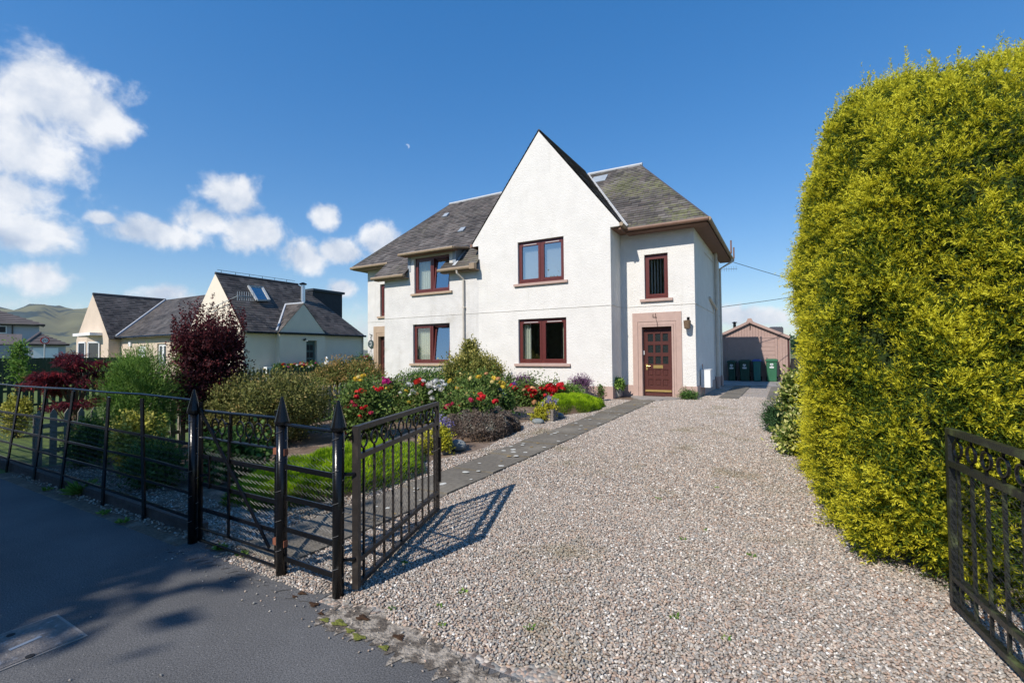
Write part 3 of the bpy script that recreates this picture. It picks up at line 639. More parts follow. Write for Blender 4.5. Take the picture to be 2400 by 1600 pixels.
for (u, v) in ((1046, 506), (1084, 540)):
    d = ray(u, v); t = (EZ-SL*EY-CZ)/(d.z-SL*d.y); p = Vector((d.x*t, d.y*t, CZ+d.z*t))
    k = 1/math.hypot(1, SL); Mx = Matrix.Translation(p) @ Matrix(((1, 0, 0), (0, k, -SL*k), (0, SL*k, k))).to_4x4()
    MB(Mx).box(-.12, .12, -.14, .14, 0, .07).box(-.14, .14, -.16, -.14, 0, .075).build('roof_vent', M_lead, roof)
# slate patch / small rooflight near the ridge
d = ray(1405, 421); t = (EZ-SL*EY-CZ)/(d.z-SL*d.y); p = Vector((d.x*t, d.y*t, CZ+d.z*t)); k = 1/math.hypot(1, SL)
Mx = Matrix.Translation(p) @ Matrix(((1, 0, 0), (0, k, -SL*k), (0, SL*k, k))).to_4x4()
MB(Mx).box(-.28, .28, -.25, .25, 0, .04).build('rooflight', M_lead, roof)
# hip caps
for a, c in (((EXR, EY, EZ), (RXR, RY, RZ)), ((EXL, EY, EZ), (RXL, RY, RZ))):
    MB().tube([a, c], .028, 6).build('hip_cap', MATS['ridge_dark'], roof)
# soffits, fascias, gutters
MB().box(XGR+.28, EXR-.02, EY+.04, YD, 5.09, 5.12).box(XR, EXR-.02, YD, YB+.4, 5.091, 5.121).box(XGR+.0, XGR+.27, YG+.11, YD, 5.15, 5.18).box(XGR+.24, XGR+.3, YG+.05, EY+.04, 5.1, 5.24).box(XGR+.28, EXR-.02, EY+.02, EY+.045, 5.085, 5.2).box(EXR-.045, EXR-.02, EY+.02, BY, 5.084, 5.2).build('soffit', M_soffit, H)
MB().box(EXL+.02, XPL-.1, EY+.04, YD, 5.09, 5.12).box(EXL+.02, XL, YD, YB+.4, 5.091, 5.121).box(EXL+.02, XPL-.3, EY+.02, EY+.045, 5.085, 5.2).build('soffit', mat('soffit_tan', (.26, .19, .14), .8), H)
for (xa, xb) in ((-13.76, -12.17), (-10.5, -8.98)): MB().box(xa, xb, 13.155, YG, 4.36, 4.39).box(xa, xb, 13.13, 13.16, 4.358, 4.47).build('soffit', MATS['soffit_tan'], H)
def gutter(pts, m, r=.058): return MB().tube(pts, r, 8).build('gutter', m, H)
gutter([(GXR+.02, YG-.02, 5.24), (GXR+.02, EY-.05, 5.22)], M_gutterT)
gutter([(GXR+.0, EY-.05, 5.17), (EXR+.02, EY-.05, 5.17)], M_gutter)
gutter([(EXR+.03, EY-.05, 5.17), (EXR+.03, BY, 5.17)], M_gutterT)
gutter([(EXL-.03, EY-.05, 5.17), (-13.72, EY-.05, 5.17)], M_gutterT)
gutter([(EXL-.03, EY-.05, 5.17), (EXL-.03, BY, 5.17)], M_gutterT)
gutter([(-13.84, 13.06, 4.45), (-12.17, 13.06, 4.45)], M_gutterT); gutter([(-10.56, 13.06, 4.45), (-9.02, 13.06, 4.45)], M_gutterT)
gutter([(GXL-.02, YG-.02, 5.24), (GXL-.02, EY, 5.22)], M_soffit)
MB().box(-9.16, -8.96, 12.99, 13.14, 4.38, 4.57).build('gutter_hopper', M_gutterT, H)
# dormer on the left half
dm = MB().prism([(-12.34, 13.08, 5.28), (-12.34, 14.25, 5.5), (-12.34, 14.25, 5.42), (-12.34, 13.08, 5.2)], (2.46, 0, 0)).build('dormer', M_lead, H)
MB().box(-12.33, -9.89, 13.08, 13.1, 5.14, 5.2).box(-12.33, -9.89, 13.1, YG, 5.15, 5.18).build('fascia', M_soffit, dm)
MB().tube([(-12.40, 13.04, 5.21), (-9.86, 13.04, 5.21)], .055, 8).tube([(-9.88, 13.04, 5.21), (-9.86, 13.95, 5.36)], .05, 8).build('gutter', M_gutterT, dm)
for x in (-12.15, -10.05):
    MB().poly((x, YG, zmain(YG)-.1), (x, YG, 5.2), (x, 14.0, 5.36), (x, 14.0, 5.3)).box(x-.07, x+.07, YG-.012, YG+.02, 4.6, 5.15).build('cheek', M_lead, dm)
MB().poly((-10.03, 13.2, zmain(13.2)+.03), (-9.9, 13.2, zmain(13.2)+.035), (-9.9, 14.0, zmain(14.0)+.035), (-10.03, 14.0, zmain(14.0)+.03)).build('flashing', M_ridge, dm)
# downpipes and fittings
dp = onY(1070, 640, 13.06).x; dx = onY(1087, 750, YG-.05).x
MB().tube([(dp, 13.06, 4.42), (dp, 13.08, 4.30), (dx, YG-.07, 4.1), (dx, YG-.07, 3.95), (dx, YG-.07, .2)], .036, 8).box(dx-.05, dx+.05, YG-.1, YG, 3.1, 3.16).box(dx-.05, dx+.05, YG-.1, YG, 1.9, 1.96).build('downpipe', M_pipe, H)
MB().tube([(XR+.09, 18.5, 5.1), (XR+.09, 18.5, .62)], .06, 10).tube([(XR+.02, 17.2, 3.35), (XR+.09, 18.5, 3.05)], .05, 8).build('soil_pipe', M_pipe, H)
MB().tube([(XR+.09, 18.5, .62), (XR+.09, 18.5, .2)], .085, 10).build('soil_pipe', M_trim, H)
MB().tube([(EXR+.03, 20.1, 5.12), (EXR+.03, 20.1, 5.0), (XR+.07, 20.0, 4.75), (XR+.07, 20.0, .6)], .04, 8).build('downpipe', M_pipe, H)
MB().tube([(XR+.07, 20.0, .6), (XR+.07, 20.0, .2)], .055, 8).build('downpipe', M_trim, H)
MB().tube([(XR+.02, 16.2, 4.72), (XR+.02, 18.4, 4.74)], .008, 5).build('cable', M_pipe, H)
for (y, z) in ((19.2, 5.35), (20.3, 5.3)): MB().tube([(EXR+.1, y, 5.15), (EXR+.1, y, z+.3)], .03, 6).build('bracket', M_gutter, H)
MB().box(XR+.025, XR+.29, 14.95, 15.42, .46, .98).box(XR+.02, XR+.30, 14.94, 15.43, .975, .99).build('meter_box', M_whitep, H)
MB().tube([(XR+.1, 15.1, .2), (XR+.1, 15.1, .47)], .02, 6).build('meter_pipe', M_trim, H)
MB().tube([(XR+.06, 15.1, .98), (XR+.06, 15.1, 1.15)], .02, 6).build('meter_pipe', M_trim, H)
# lantern bracket by the right door, hanging plaque and basket by the left door
t = thing('wall_lantern', 'small wicker-caged lantern hanging from a bracket beside the brown front door', 'lantern', (-2.44, YD, 2.3))
lx = onY(1613, 775, YD-.15).x
b = MB().tube([(lx-.02, YD, 2.47), (lx-.02, YD-.17, 2.5), (lx-.02, YD-.17, 2.42)], .01, 6).box(lx-.05, lx+.02, YD-.01, YD+.0, 2.42, 2.52); b.build('bracket', M_black, t)
MB().lathe((lx-.02, YD-.17, 2.17), [(.05, 0), (.085, .02), (.1, .2), (.105, .235), (.03, .25)], 12).build('basket', mat('wicker', (.17, .115, .07), .9, .5, 40, .8, 60), t)
t = thing('number_plaque', 'round dark green plaque numbered 3 hanging beside the left doorway', 'sign', (-15.2, YD, 2.0))
px = onY(869.5, 806, YD-.03)
MB().tube([(px.x, YD-.02, px.z), (px.x, YD-.045, px.z)], .17, 24).build('disc', mat('plaque_green', (.05, .075, .075), .5), t)
b = MB(); zc = px.z
for c_, a0, a1 in (((px.x, zc+.042), -60, 170), ((px.x, zc-.042), -170, 60)):
    b.tube([(c_[0]+.042*math.cos(R(a)), YD-.05, c_[1]+.042*math.sin(R(a))) for a in np.linspace(a0, a1, 10)], .013, 6)
b.build('numeral', M_whitep, t)
b = MB().tube([(px.x, YD-.02, px.z+.17), (px.x-.03, YD-.02, px.z+.3), (px.x+.06, YD-.02, px.z+.38), (px.x-.1, YD-.02, px.z+.42)], .012, 6); b.build('bracket', M_black, t)
M_pinkpot = mat('pink_pot', (.52, .01, .16), .4, .05)
t = thing('hanging_flower_pot', 'bright pink hanging pot of pink flowers at the corner of the house', 'flower pot', (-15.5, YD-.3, 1.0))
hp = onY(858, 850, YD-.25)
MB().lathe((hp.x, hp.y, hp.z-.12), [(.09, 0), (.13, .2), (.14, .22)], 16).build('pot', M_pinkpot, t)
MB().tube([(hp.x-.1, hp.y, hp.z+.1), (px.x, YD-.02, hp.z+.55)], .006, 5).tube([(hp.x+.1, hp.y, hp.z+.1), (px.x, YD-.02, hp.z+.55), (px.x, YD-.02, px.z-.17)], .006, 5).build('chain', M_wire, t)
HPOT = (t, hp)

# ================================================================== IRON FENCE AND GATES
FY = 2.05
def chain_link(A, B, z0, z1, cell=.05, r=.0016, bulge=.012, seed=0, zoff=None):
    A, B = Vector(A), Vector(B); d = B-A; ln = d.length; d.normalize(); n_ = Vector((-d.y, d.x, 0)); b = MB(); rr = random.Random(seed)
    k = 0; s = 0
    while s < ln-.01:
        pts = []; z = z0; i = 0
        while z <= z1:
            o = cell*.5*(1 if (i+k) % 2 else -1)*1.02
            ss = min(max(s+o*.98+cell*.5, 0), ln); w_ = bulge*math.sin(ss*5+z*4)
            pts.append(A+d*ss+n_*(w_+(.003 if i % 2 else -.003))+Vector((0, 0, z))); z += cell*.5; i += 1
        b.tube(pts, r, 3, False); s += cell
    return b
def spike_post(x, y, h, label, lean=0):
    t = thing('gate_post', label, 'gate post', (x, y, 0))
    MB().lathe((x, y, -.05), [(.036, 0), (.036, h-.14)], 16).build('shaft', M_black, t, smooth=True)
    MB().lathe((x, y, h-.2), [(.036, 0), (.049, .012), (.049, .03), (.008, .195), (.001, .2)], 16).build('spike', M_black, t, smooth=False)
    b = MB()
    for i in range(5):
        z = .12+i*.2; b.tube([(x+.0385*math.cos(a), y+.0385*math.sin(a), z+.012*a) for a in np.linspace(0, 5.6, 14)], .0016, 4)
    b.build('binding_wire', mat('bright_wire', (.3, .3, .3), .4, .1, metal=.6), t, kind='stuff')
    return t
PX = [-2.44, -3.01, -4.16]
spike_post(PX[0], 2.03, 1.22, 'black spiked iron post carrying the open driveway gate by the flower garden')
spike_post(PX[1], 2.03, 1.22, 'black spiked iron post between the garden gate and short fence panel')
spike_post(PX[2], 2.03, 1.235, 'black spiked iron post where the long fence meets the garden gate')
spike_post(1.06, 2.03, 1.22, 'black spiked iron post carrying the algae-stained driveway gate')
# short panel between the two posts
t = thing('fence_panel', 'short black iron fence panel with netting between two spiked posts', 'fence', (-2.72, 2.03, 0))
for i, (z, h) in enumerate(((1.02, .022), (.74, .034), (.53, .034), (.32, .034), (.12, .034))):
    b = MB()
    if i == 0: b.tube([(PX[1]+.03, 2.03, z+.01), (PX[0]-.03, 2.03, z)], .013, 8)
    else: b.bar((PX[1]+.03, 2.03, z+.005), (PX[0]-.03, 2.03, z), .01, h)
    b.build('rail', M_black, t)
chain_link((PX[1]+.03, 2.055, 0), (PX[0]-.03, 2.055, 0), .04, .86, seed=1).build('chain_link', M_wire, t, kind='stuff')
# small garden gate
t = thing('garden_gate', 'narrow black iron garden gate with ring frieze and diagonal brace', 'gate', (-3.58, 2.05, 0))
gx0, gx1, gy = -4.09, -3.085, 2.05
MB().bar((gx0, gy, .02), (gx0, gy, 1.13), .05, .012).build('stile', M_black, t)
MB().bar((gx1, gy, .02), (gx1, gy, 1.12), .055, .014).build('stile', M_black, t)
for z, k_ in ((1.065, 't'), (.85, 't'), (.70, 'b'), (.48, 'b'), (.28, 'b'), (.13, 't'), (.035, 't')):
    b = MB()
    if k_ == 't': b.tube([(gx0, gy, z), (gx1, gy, z)], .011, 8)
    else: b.bar((gx0, gy, z), (gx1, gy, z), .009, .03)
    b.build('rail', M_black, t)
for i, s in enumerate((.12, .21, .30, .545, .66, .77, .88)):
    if i == 0: continue
    x = gx0+(gx1-gx0)*s; b = MB().ring((x, gy, .955), (1, 0, 0), (0, 0, 1.25), .046, .006, 18, 5); b.bar((x, gy, 1.012), (x, gy, 1.06), .008, .008).bar((x, gy, .856), (x, gy, .9), .008, .008).build('ring', M_black, t)
MB().bar((gx0+.02, gy-.02, 1.08), (gx1-.06, gy-.02, .16), .008, .028).build('brace', M_black, t)
xm = gx0+(gx1-gx0)*.42
MB().bar((xm, gy-.012, .13), (xm, gy-.012, .98), .022, .012).tube([(xm-.04, gy-.02, .985), (xm, gy-.02, .99)], .009, 6).build('drop_bolt', M_black, t)
MB().bar((xm, gy, .85), (xm, gy, 1.075), .03, .012).build('strap', M_black, t)
MB().bar((gx0+.14, gy-.01, .46), (gx0+.14, gy-.01, .72), .018, .01).bar((gx0, gy-.01, .55), (gx0+.14, gy-.01, .57), .01, .02).build('strap', M_black, t)
for z in (.84, .22): MB().box(gx1-.01, PX[1]-.02+.06, gy-.03, gy+.0, z-.022, z+.022).build('hinge', M_rust, t)
chain_link((gx0+.02, gy+.02, 0), (gx1-.02, gy+.02, 0), .04, .78, seed=2).build('chain_link', mat('galvanised_wire', (.11, .11, .11), .45, .2, metal=.3), t, kind='stuff')
# driveway gates
def drive_gate(hx, hy, fx, fy, m, label, nr, label_side):
    t = thing('driveway_gate', label, 'gate', (hx, hy, 0), 'driveway gates')
    A, B = Vector((hx, hy, 0)), Vector((fx, fy, 0)); d = (B-A); ln = d.length; d.normalize(); nrm = Vector((-d.y, d.x, 0)); zt = 1.05
    P = lambda s, z, o=0: A+d*s+nrm*o+Vector((0, 0, z))
    MB().bar(P(.02, .03), P(.02, zt), .04, .04, d).build('stile', m, t); MB().bar(P(ln-.015, .03), P(ln-.015, zt), .032, .032, d).build('stile', m, t)
    for z, h in ((zt-.017, .034), (zt-.20, .034), (.2, .03), (.05, .03)): MB().bar(P(.04, z), P(ln-.03, z), .034, h).build('rail', m, t)
    for i in range(nr):
        s = .04+(ln-.07)*(i+.5)/nr
        b = MB().ring(P(s, zt-.108), d, (0, 0, 1), .045, .0075, 22, 6).bar(P(s, zt-.185), P(s, zt-.15), .012, .012).bar(P(s, zt-.064), P(s, zt-.03), .012, .012); b.build('ring', M_black, t)
        MB().bar(P(s, .06), P(s, zt-.21), .014, .014, d).build('baluster', m, t)
    chain_link(P(.03, 0, .012), P(ln-.02, 0, .012), .04, .86, seed=5, bulge=.01).build('chain_link', M_wire, t, kind='stuff')
    return t, P, ln
t, P, ln = drive_gate(-2.37, 2.1, -2.885, 3.56, M_blackB, 'open black iron driveway gate with ring frieze beside the heather bed', 10, 0)
for z in (.75, .22): MB().tube([(PX[0], 2.03, z), P(.0, z), P(.02, z)], .012, 6).lathe(P(.02, z-.03), [(.018, 0), (.018, .06)], 8).build('hinge', M_black, t)
MB().bar(P(ln-.035, .3, -.03), P(ln-.035, .72, -.03), .02, .02, (1, 0, 0)).bar(P(ln-.035, .62, -.03), P(ln-.25, .62, -.03), .012, .012).build('latch', M_black, t)
t, P, ln = drive_gate(1.02, 2.12, .815, 3.66, M_blackG, 'open black iron driveway gate stained green with algae beside the golden yew', 10, 1)
# long fence: raking posts, five rails, netting
t = thing('iron_fence', 'long black iron fence of raking flat posts and thin rails along the pavement', 'fence', (-6.6, 2.1, 0))
pb = [(334, 1218, 333, 933), (236, 1183, 255, 931), (152, 1145, 172, 915), (84, 1124, 108, 911), (23, 1101, 48, 906), (-45, 1082, -14, 902), (-120, 1062, -88, 898)]
top = []
for (u, v, u2, v2) in pb:
    p = G(u, v); p.z = -.04; d = ray(u2, v2); tt = 2.1/d.y; q = Vector((d.x*tt, 2.1, CZ+d.z*tt)); q.z = min(max(q.z, 1.1), 1.25); p.y = 2.1
    MB().bar(p, q, .012, .055, (1, 0, 0)).build('post', M_black, t) if False else MB().bar(p, q, .055, .014, (0, 1, 0)).build('post', M_black, t)
    top.append((p, q))
ends = [(Vector((PX[2], 2.06, 0)), Vector((PX[2], 2.06, 1.2)))]+top
for z in (1.145, .78, .56, .37, .17):
    b = MB(); pts = [a+(c-a)*((z-a.z)/(c.z-a.z))+Vector((0, 0, random.uniform(-.008, .008))) for a, c in ends]
    if z > 1:
        for i in range(len(pts)-1): b.tube([pts[i], pts[i+1]], .011, 6)
    else:
        for i in range(len(pts)-1): b.bar(pts[i], pts[i+1], .009, .024)
    b.build('rail', M_black, t)
for i in range(len(ends)-1):
    a, c = ends[i][0], ends[i+1][0]
    chain_link((a.x, 2.125, 0), (c.x, 2.125, 0), .03, .76, seed=20+i).build('chain_link', M_wire, t, kind='stuff')
MB().box(-10.5, PX[2]-.1, 2.13, 2.2, -.05, .1).build('low_wall', mat('old_wall', (.12, .10, .09), .95, .3, 14, .5, 40), t)

# ================================================================== PICKET FENCES AND BOUNDARIES
def picket_fence(name, label, m, x, y0, y1, h, pw, gap, shared=None, thin=.02, cap='point', rails=(.25, .7)):
    t = thing(name, label, 'fence', (x, (y0+y1)/2, gz((y0+y1)/2)))
    me = None; y = y0; i = 0
    while y < y1:
        z = gz(y); hh = h+random.uniform(-.015, .015)
        pts = [(x, y, z), (x, y+pw, z), (x, y+pw, z+hh-.07), (x, y+pw/2, z+hh), (x, y, z+hh-.07)]
        MB().prism(pts, (thin, 0, 0)).build('picket', m, t); y += pw+gap; i += 1
    for zr in rails: MB().bar((x-.02, y0, gz(y0)+h*zr), (x-.02, y1, gz(y1)+h*zr), .035, .06).build('rail', m, t)
    yy = y0
    while yy < y1+.1:
        MB().box(x-.09, x-.04, yy, yy+.07, gz(yy)-.05, gz(yy)+h*.92).build('post', m, t); yy += 1.8
    return t
picket_fence('picket_fence', 'weathered pale wooden picket fence behind the iron fence, between the gardens', M_wood, -8.95, 2.35, 12.8, .78, .075, .075)
picket_fence('picket_fence', 'dark green wooden picket fence in front of the bungalow door', M_greenwood, -17.5, 2.6, 16.5, .88, .075, .07)
t = thing('board_fence', 'tall dark green boarded fence dividing the bungalow gardens', 'fence', (-33, 7, .1))
y = 2.4
while y < 13.5:
    MB().box(-33, -32.975, y, y+.135, 0, 1.5+random.uniform(-.01, .01)).build('board', M_greenwood, t); y += .145
for yy in np.arange(2.4, 13.6, 1.85): MB().box(-32.97, -32.9, yy, yy+.09, 0, 1.46).build('post', M_greenwood, t)

# ================================================================== GARAGE, BINS
GY = 24.0
M_gar = mat('garage_paint', (.385, .265, .225), .75, .08, 7, .1, 40)
t = thing('garage', 'pinkish brown timber garage with pitched roof and panelled up-and-over door', 'garage', (-1.35, 26.5, .19))
gl, gr, gc, ge, gp = -2.85, .11, -1.35, 2.19, 2.87
b = MB(); x = gl
while x < gr-.01:                                   # narrow vertical boards
    xb = min(x+.115, gr); zt = lambda q: ge+(gp-ge)*(1-abs(q-gc)/(gr-gc))-.02
    if xb <= -2.37 or x >= -.30: b.prism([(x+.005, GY, .05), (xb-.005, GY, .05), (xb-.005, GY, zt(xb)), (x+.005, GY, zt(x))], (0, .02, 0))
    else: b.prism([(x+.005, GY, 2.18), (xb-.005, GY, 2.18), (xb-.005, GY, zt(xb)), (x+.005, GY, zt(x))], (0, .02, 0))
    x += .115
b.build('cladding', M_gar, t, kind='stuff')
MB().box(gl, gl+.03, GY+.03, 29.0, .05, ge).box(gr-.03, gr, GY+.03, 29.0, .05, ge).box(gl, gr, 28.97, 29.0, .05, ge).poly((gl, GY+.03, .05), (gr, GY+.03, .05), (gr, GY+.03, ge), (gc, GY+.03, gp-.03), (gl, GY+.03, ge)).build('wall', M_gar, t)
MB().box(-2.39, -2.31, GY-.03, GY+.02, .15, 2.18).box(-.36, -.28, GY-.03, GY+.02, .15, 2.18).box(-2.31, -.36, GY-.029, GY+.02, 2.11, 2.18).build('door_frame', M_gar, t)
dr = MB().box(-2.31, -.36, GY+.0, GY+.02, .15, 2.11).build('garage_door', M_gar, t)
MB().tube([(-1.4, GY-.05, .62), (-1.28, GY-.05, .62)], .014, 6).build('handle', M_black, dr)
z = .2
while z < 2.05: MB().box(-2.30, -.37, GY-.018, GY-.002, z+.004, min(z+.185, 2.105)).build('panel', M_gar, dr); z += .19
ro = MB().prism([(gl-.12, GY-.08, ge-.06), (gc, GY-.08, gp+.02), (gr+.12, GY-.08, ge-.06), (gr+.12, GY-.08, ge-.02), (gc, GY-.08, gp+.06), (gl-.12, GY-.08, ge-.02)], (0, 5.2, 0)).build('roof', mat('felt', (.12, .10, .10), .9), t)
for s in (-1, 1): MB().bar((gc, GY-.11, gp-.0), (gc+s*(gr-gc+.1), GY-.11, ge-.07), .03, .11).build('bargeboard', M_gar, ro)
MB().prism([(gc-.16, GY-.13, gp-.04), (gc+.16, GY-.13, gp-.04), (gc+.07, GY-.13, gp+.15), (gc-.07, GY-.13, gp+.15)], (0, .04, 0)).build('finial', M_gar, ro)
MB().bar((gc, GY-.03, 2.50), (gc+.02, GY-.03, 2.70), .02, .02).build('lamp_bracket', M_black, t)
MB().tube([(gr+.04, GY+.05, ge-.05), (gr+.04, GY+.05, .1)], .035, 8).build('downpipe', mat('dark_maroon', (.08, .03, .03), .5), t)
# shed with flue behind
t = thing('shed', 'shed with dark corrugated roof and thin flue behind the garage', 'shed', (-.6, 36, 0))
f0 = onY(1722, 775, 34.); 
MB().box(-4.2, .3, 33.5, 37, .0, 2.2).build('wall', M_wood, t)
s0, s1 = onY(1805, 768, 33.), onY(1836, 780, 33.)
b = MB(); x = s0.x
while x < s1.x+.0: b.tube([(x, 33.0, s0.z+.0), (x, 36, s0.z+.15)], .05, 6); x += .1
b.prism([(s0.x-.05, 33, s0.z-.5), (s1.x, 33, s0.z-.5), (s1.x, 33, s0.z), (s0.x-.05, 33, s0.z)], (0, 3, 0)).build('roof', mat('corrugated', (.07, .07, .085), .5), t)
MB().tube([(f0.x, 34, 2), (f0.x, 34, f0.z+.5)], .09, 10).lathe((f0.x, 34, f0.z+.5), [(.09, 0), (.16, .02), (.16, .06), (.02, .1)], 10).build('flue', M_black, t)
# wheelie bins
M_bing = mat('bin_green', (.035, .135, .07), .5, .1, 4); M_bind = mat('bin_dark_green', (.018, .06, .042), .5, .1, 4); M_bint = mat('bin_teal', (.03, .15, .13), .5, .1, 4); M_binb = mat('bin_blue_lid', (.03, .09, .28), .45, .1, 4)
M_emb = mat('emblem_white', (.75, .77, .77), .6, .03)
def bin_(x, y, wd, h, body, lid, label, emblem=True):
    z0 = gz(y)+.012; t = thing('wheelie_bin', label, 'bin', (x, y, z0), 'wheelie bins in front of the garage')
    a, c = wd/2*.84, wd/2; dp = .62; k = .03
    def sec(hw, d0, d1, z): return [(x-hw+k, y+d0, z), (x+hw-k, y+d0, z), (x+hw, y+d0+k, z), (x+hw, y+d1-k, z), (x+hw-k, y+d1, z), (x-hw+k, y+d1, z), (x-hw, y+d1-k, z), (x-hw, y+d0+k, z)]
    s0, s1 = sec(a, .06, dp*.8, z0+.02), sec(c, 0, dp, z0+h-.09); n = 8
    b = MB(); b._add(s0+s1, [tuple(range(7, -1, -1)), tuple(range(8, 16))]+[(i, (i+1) % 8, (i+1) % 8+8, i+8) for i in range(8)]); b.build('body', body, t)
    b = MB(); q0, q1, q2 = sec(c+.03, -.035, dp+.03, z0+h-.10), sec(c+.03, -.035, dp+.03, z0+h-.045), sec(c-.05, .06, dp-.05, z0+h)
    b._add(q0+q1+q2, [tuple(range(7, -1, -1)), tuple(range(16, 24))]+[(i, (i+1) % 8, (i+1) % 8+8, i+8) for i in range(8)]+[(i+8, (i+1) % 8+8, (i+1) % 8+16, i+16) for i in range(8)]); b.build('lid', lid, t)
    for s in (-1, 1): MB().tube([(x+s*(a-.02), y+dp*.78, z0+.1), (x+s*(a+.045), y+dp*.78, z0+.1)], .1, 14).build('wheel', M_dark, t)
    MB().tube([(x-c*.8, y+dp+.05, z0+h-.08), (x+c*.8, y+dp+.05, z0+h-.08)], .018, 6).build('handle', lid, t)
    if emblem:
        zf = z0+h*.72; yf = lambda z: y+.06*(1-(z-z0)/h)-.012
        b = MB()
        for ang, L_ in ((90, .0), (35, .075), (145, .075), (65, .085), (115, .085)):
            if L_: b.prism([(x+.02*math.cos(R(ang-70)), yf(zf), zf+.02*math.sin(R(ang-70))), (x+L_*math.cos(R(ang-14)), yf(zf), zf+L_*math.sin(R(ang-14))), (x+L_*1.05*math.cos(R(ang+14)), yf(zf), zf+L_*1.05*math.sin(R(ang+14))), (x+.02*math.cos(R(ang+70)), yf(zf), zf+.02*math.sin(R(ang+70)))], (0, .003, 0))
        b.prism([(x-.035, yf(zf), zf-.03), (x+.035, yf(zf), zf-.03), (x+.03, yf(zf), zf+.01), (x-.03, yf(zf), zf+.01)], (0, .003, 0))
        b.box(x-.085, x+.085, yf(zf-.1), yf(zf-.1)+.003, zf-.085, zf-.06).box(x-.08, x+.08, yf(zf-.1), yf(zf-.1)+.003, zf-.12, zf-.095)
        b.build('emblem', M_emb, t, kind='stuff')
BYb = 23.3
for (u0, u1, h, body, lid, lab, em) in ((1704, 1725, .92, M_bind, M_bind, 'narrow dark green wheelie bin at the house end of the row', 1), (1731, 1759, .94, M_bind, M_bind, 'wide dark green wheelie bin in shade before the garage door', 1), (1763, 1785, .97, M_bint, M_binb, 'teal wheelie bin with a blue lid before the garage', 0), (1794, 1824, .985, M_bing, M_bing, 'bright green wheelie bin in full sun before the garage', 1)):
    xa, xb = onY(u0, 870, BYb).x, onY(u1, 870, BYb).x
    bin_((xa+xb)/2, BYb, (xb-xa)-.06, h, body, lid, lab, em)
t = thing('compost_bin', 'black plastic compost bin in shade beside the garage wall', 'compost bin', (.5, 24.1, .19))
MB().lathe((.5, 24.2, .19), [(.36, 0), (.34, .5), (.27, .95)], 16).build('body', M_dark, t); MB().lathe((.5, 24.2, 1.14), [(.28, 0), (.28, .04), (.1, .07)], 16).build('lid', M_dark, t)
t = thing('wire_mesh_fence', 'grey wooden post and wire fence leading away past the garage', 'fence', (1.0, 27, .1))
for yy in np.arange(22, 40, 2.): MB().box(.95, 1.03, yy, yy+.08, 0, 1.15).build('post', M_wood, t)
for z in (.3, .6, .9, 1.1): MB().tube([(.99, 22, z), (.99, 40, z)], .008, 5).build('wire', M_wire, t)

# ================================================================== BUNGALOWS
M_cream = mat('bungalow_cream', (.74, .66, .54), .9, .05, 1.5, .4, 50); M_bwhite = mat('bungalow_white', (.70, .68, .63), .9, .05, 1.5, .4, 50); M_beige = mat('bungalow_beige', (.60, .49, .385), .9, .06, 1.5, .4, 50)
M_upvc = mat('white_frame', (.8, .8, .8), .4, .02)
B_ = thing('semi_detached_bungalow', 'pair of pale bungalows with twin front gables and purple slate roofs', 'bungalow', (-33, 17, .1))
bf, brz, bez = 13.4, 5.82, 2.74
rX, rE, rL = -25.5, -22.82, -28.18; lX, lE, lL = -40.6, -37.95, -43.25; bs = (brz-bez)/(rE-rX)
b = MB()
b.poly((rL, bf, 0), (rE-.12, bf, 0), (rE-.12, bf, bez), (rX, bf, brz-.03), (rL, bf, bez))
b.wall(lambda u, v: (rE-.12, u, v), bf, 15.08, 0, bez+.1); b.wall(lambda u, v: (rE-.12, u, v), 17.87, 20.9, 0, bez+.1); b.wall(front(20.9), rL, rE, 0, bez)
b.wall(lambda u, v: (-22.6, u, v), 15.08, 17.87, 0, bez+.03, [(16.66, 17.34, .1, 2.33)], .22, (-1, 0, 0))
b.poly((-22.6, 15.08, bez+.03), (-22.6, 17.87, bez+.03), (-22.6, 16.48, 4.32)); b.wall(front(15.08), rE-.12, -22.6, 0, bez); b.wall(front(17.87), rE-.12, -22.6, 0, bez)
b.build('wall', M_cream, B_)
b = MB(); b.poly((lL, bf, 0), (lE-.1, bf, 0), (lE-.1, bf, bez), (lX, bf, brz-.03), (lL, bf, bez)); b.wall(lambda u, v: (lE-.1, u, v), bf, 14.1, 0, bez)
b.wall(front(14.05), lE-.1, rL, 0, bez+.1, [(-35.6, -34.6, .1, 2.2), (-33.1, -32.0, 1.0, 2.3)], .12); b.wall(lambda u, v: (lL, u, v), bf, 20.9, 0, bez)
b.build('wall', M_beige, B_, label='beige harled wall of the far bungalow')
b = MB(); e = .03; rE2 = rE+.06; lE2 = lE+.06
b.poly((rE2, bf, bez-.04-e), (rE2, 20.98, bez-.04-e), (rX, 18.2, brz-e), (rX, bf, brz-e)); b.poly((rX, bf, brz-e), (rX, 18.2, brz-e), (rL-.06, 20.98, bez-.04-e), (rL-.06, bf, bez-.04-e)); b.poly((rE2, 20.98, bez-.04-e), (rL-.06, 20.98, bez-.04-e), (rX, 18.2, brz-e))
b.poly((lE2, bf, bez-.04-e), (lE2, 17.76, bez-.04-e), (lX, 17.76, brz-e), (lX, bf, brz-e)); b.poly((lX, bf, brz-e), (lX, 20.9, brz-e), (lL-.06, 20.9, bez-.04-e), (lL-.06, bf, bez-.04-e))
b.poly((lE, 13.75, 2.82-e), (rL, 13.75, 2.82-e), (rX, 17.76, 5.77-e), (lX, 17.76, 5.77-e)); b.poly((lX, 17.76, 5.77-e), (rX, 17.76, 5.77-e), (rL, 21.5, 2.82-e), (lE, 21.5, 2.82-e))
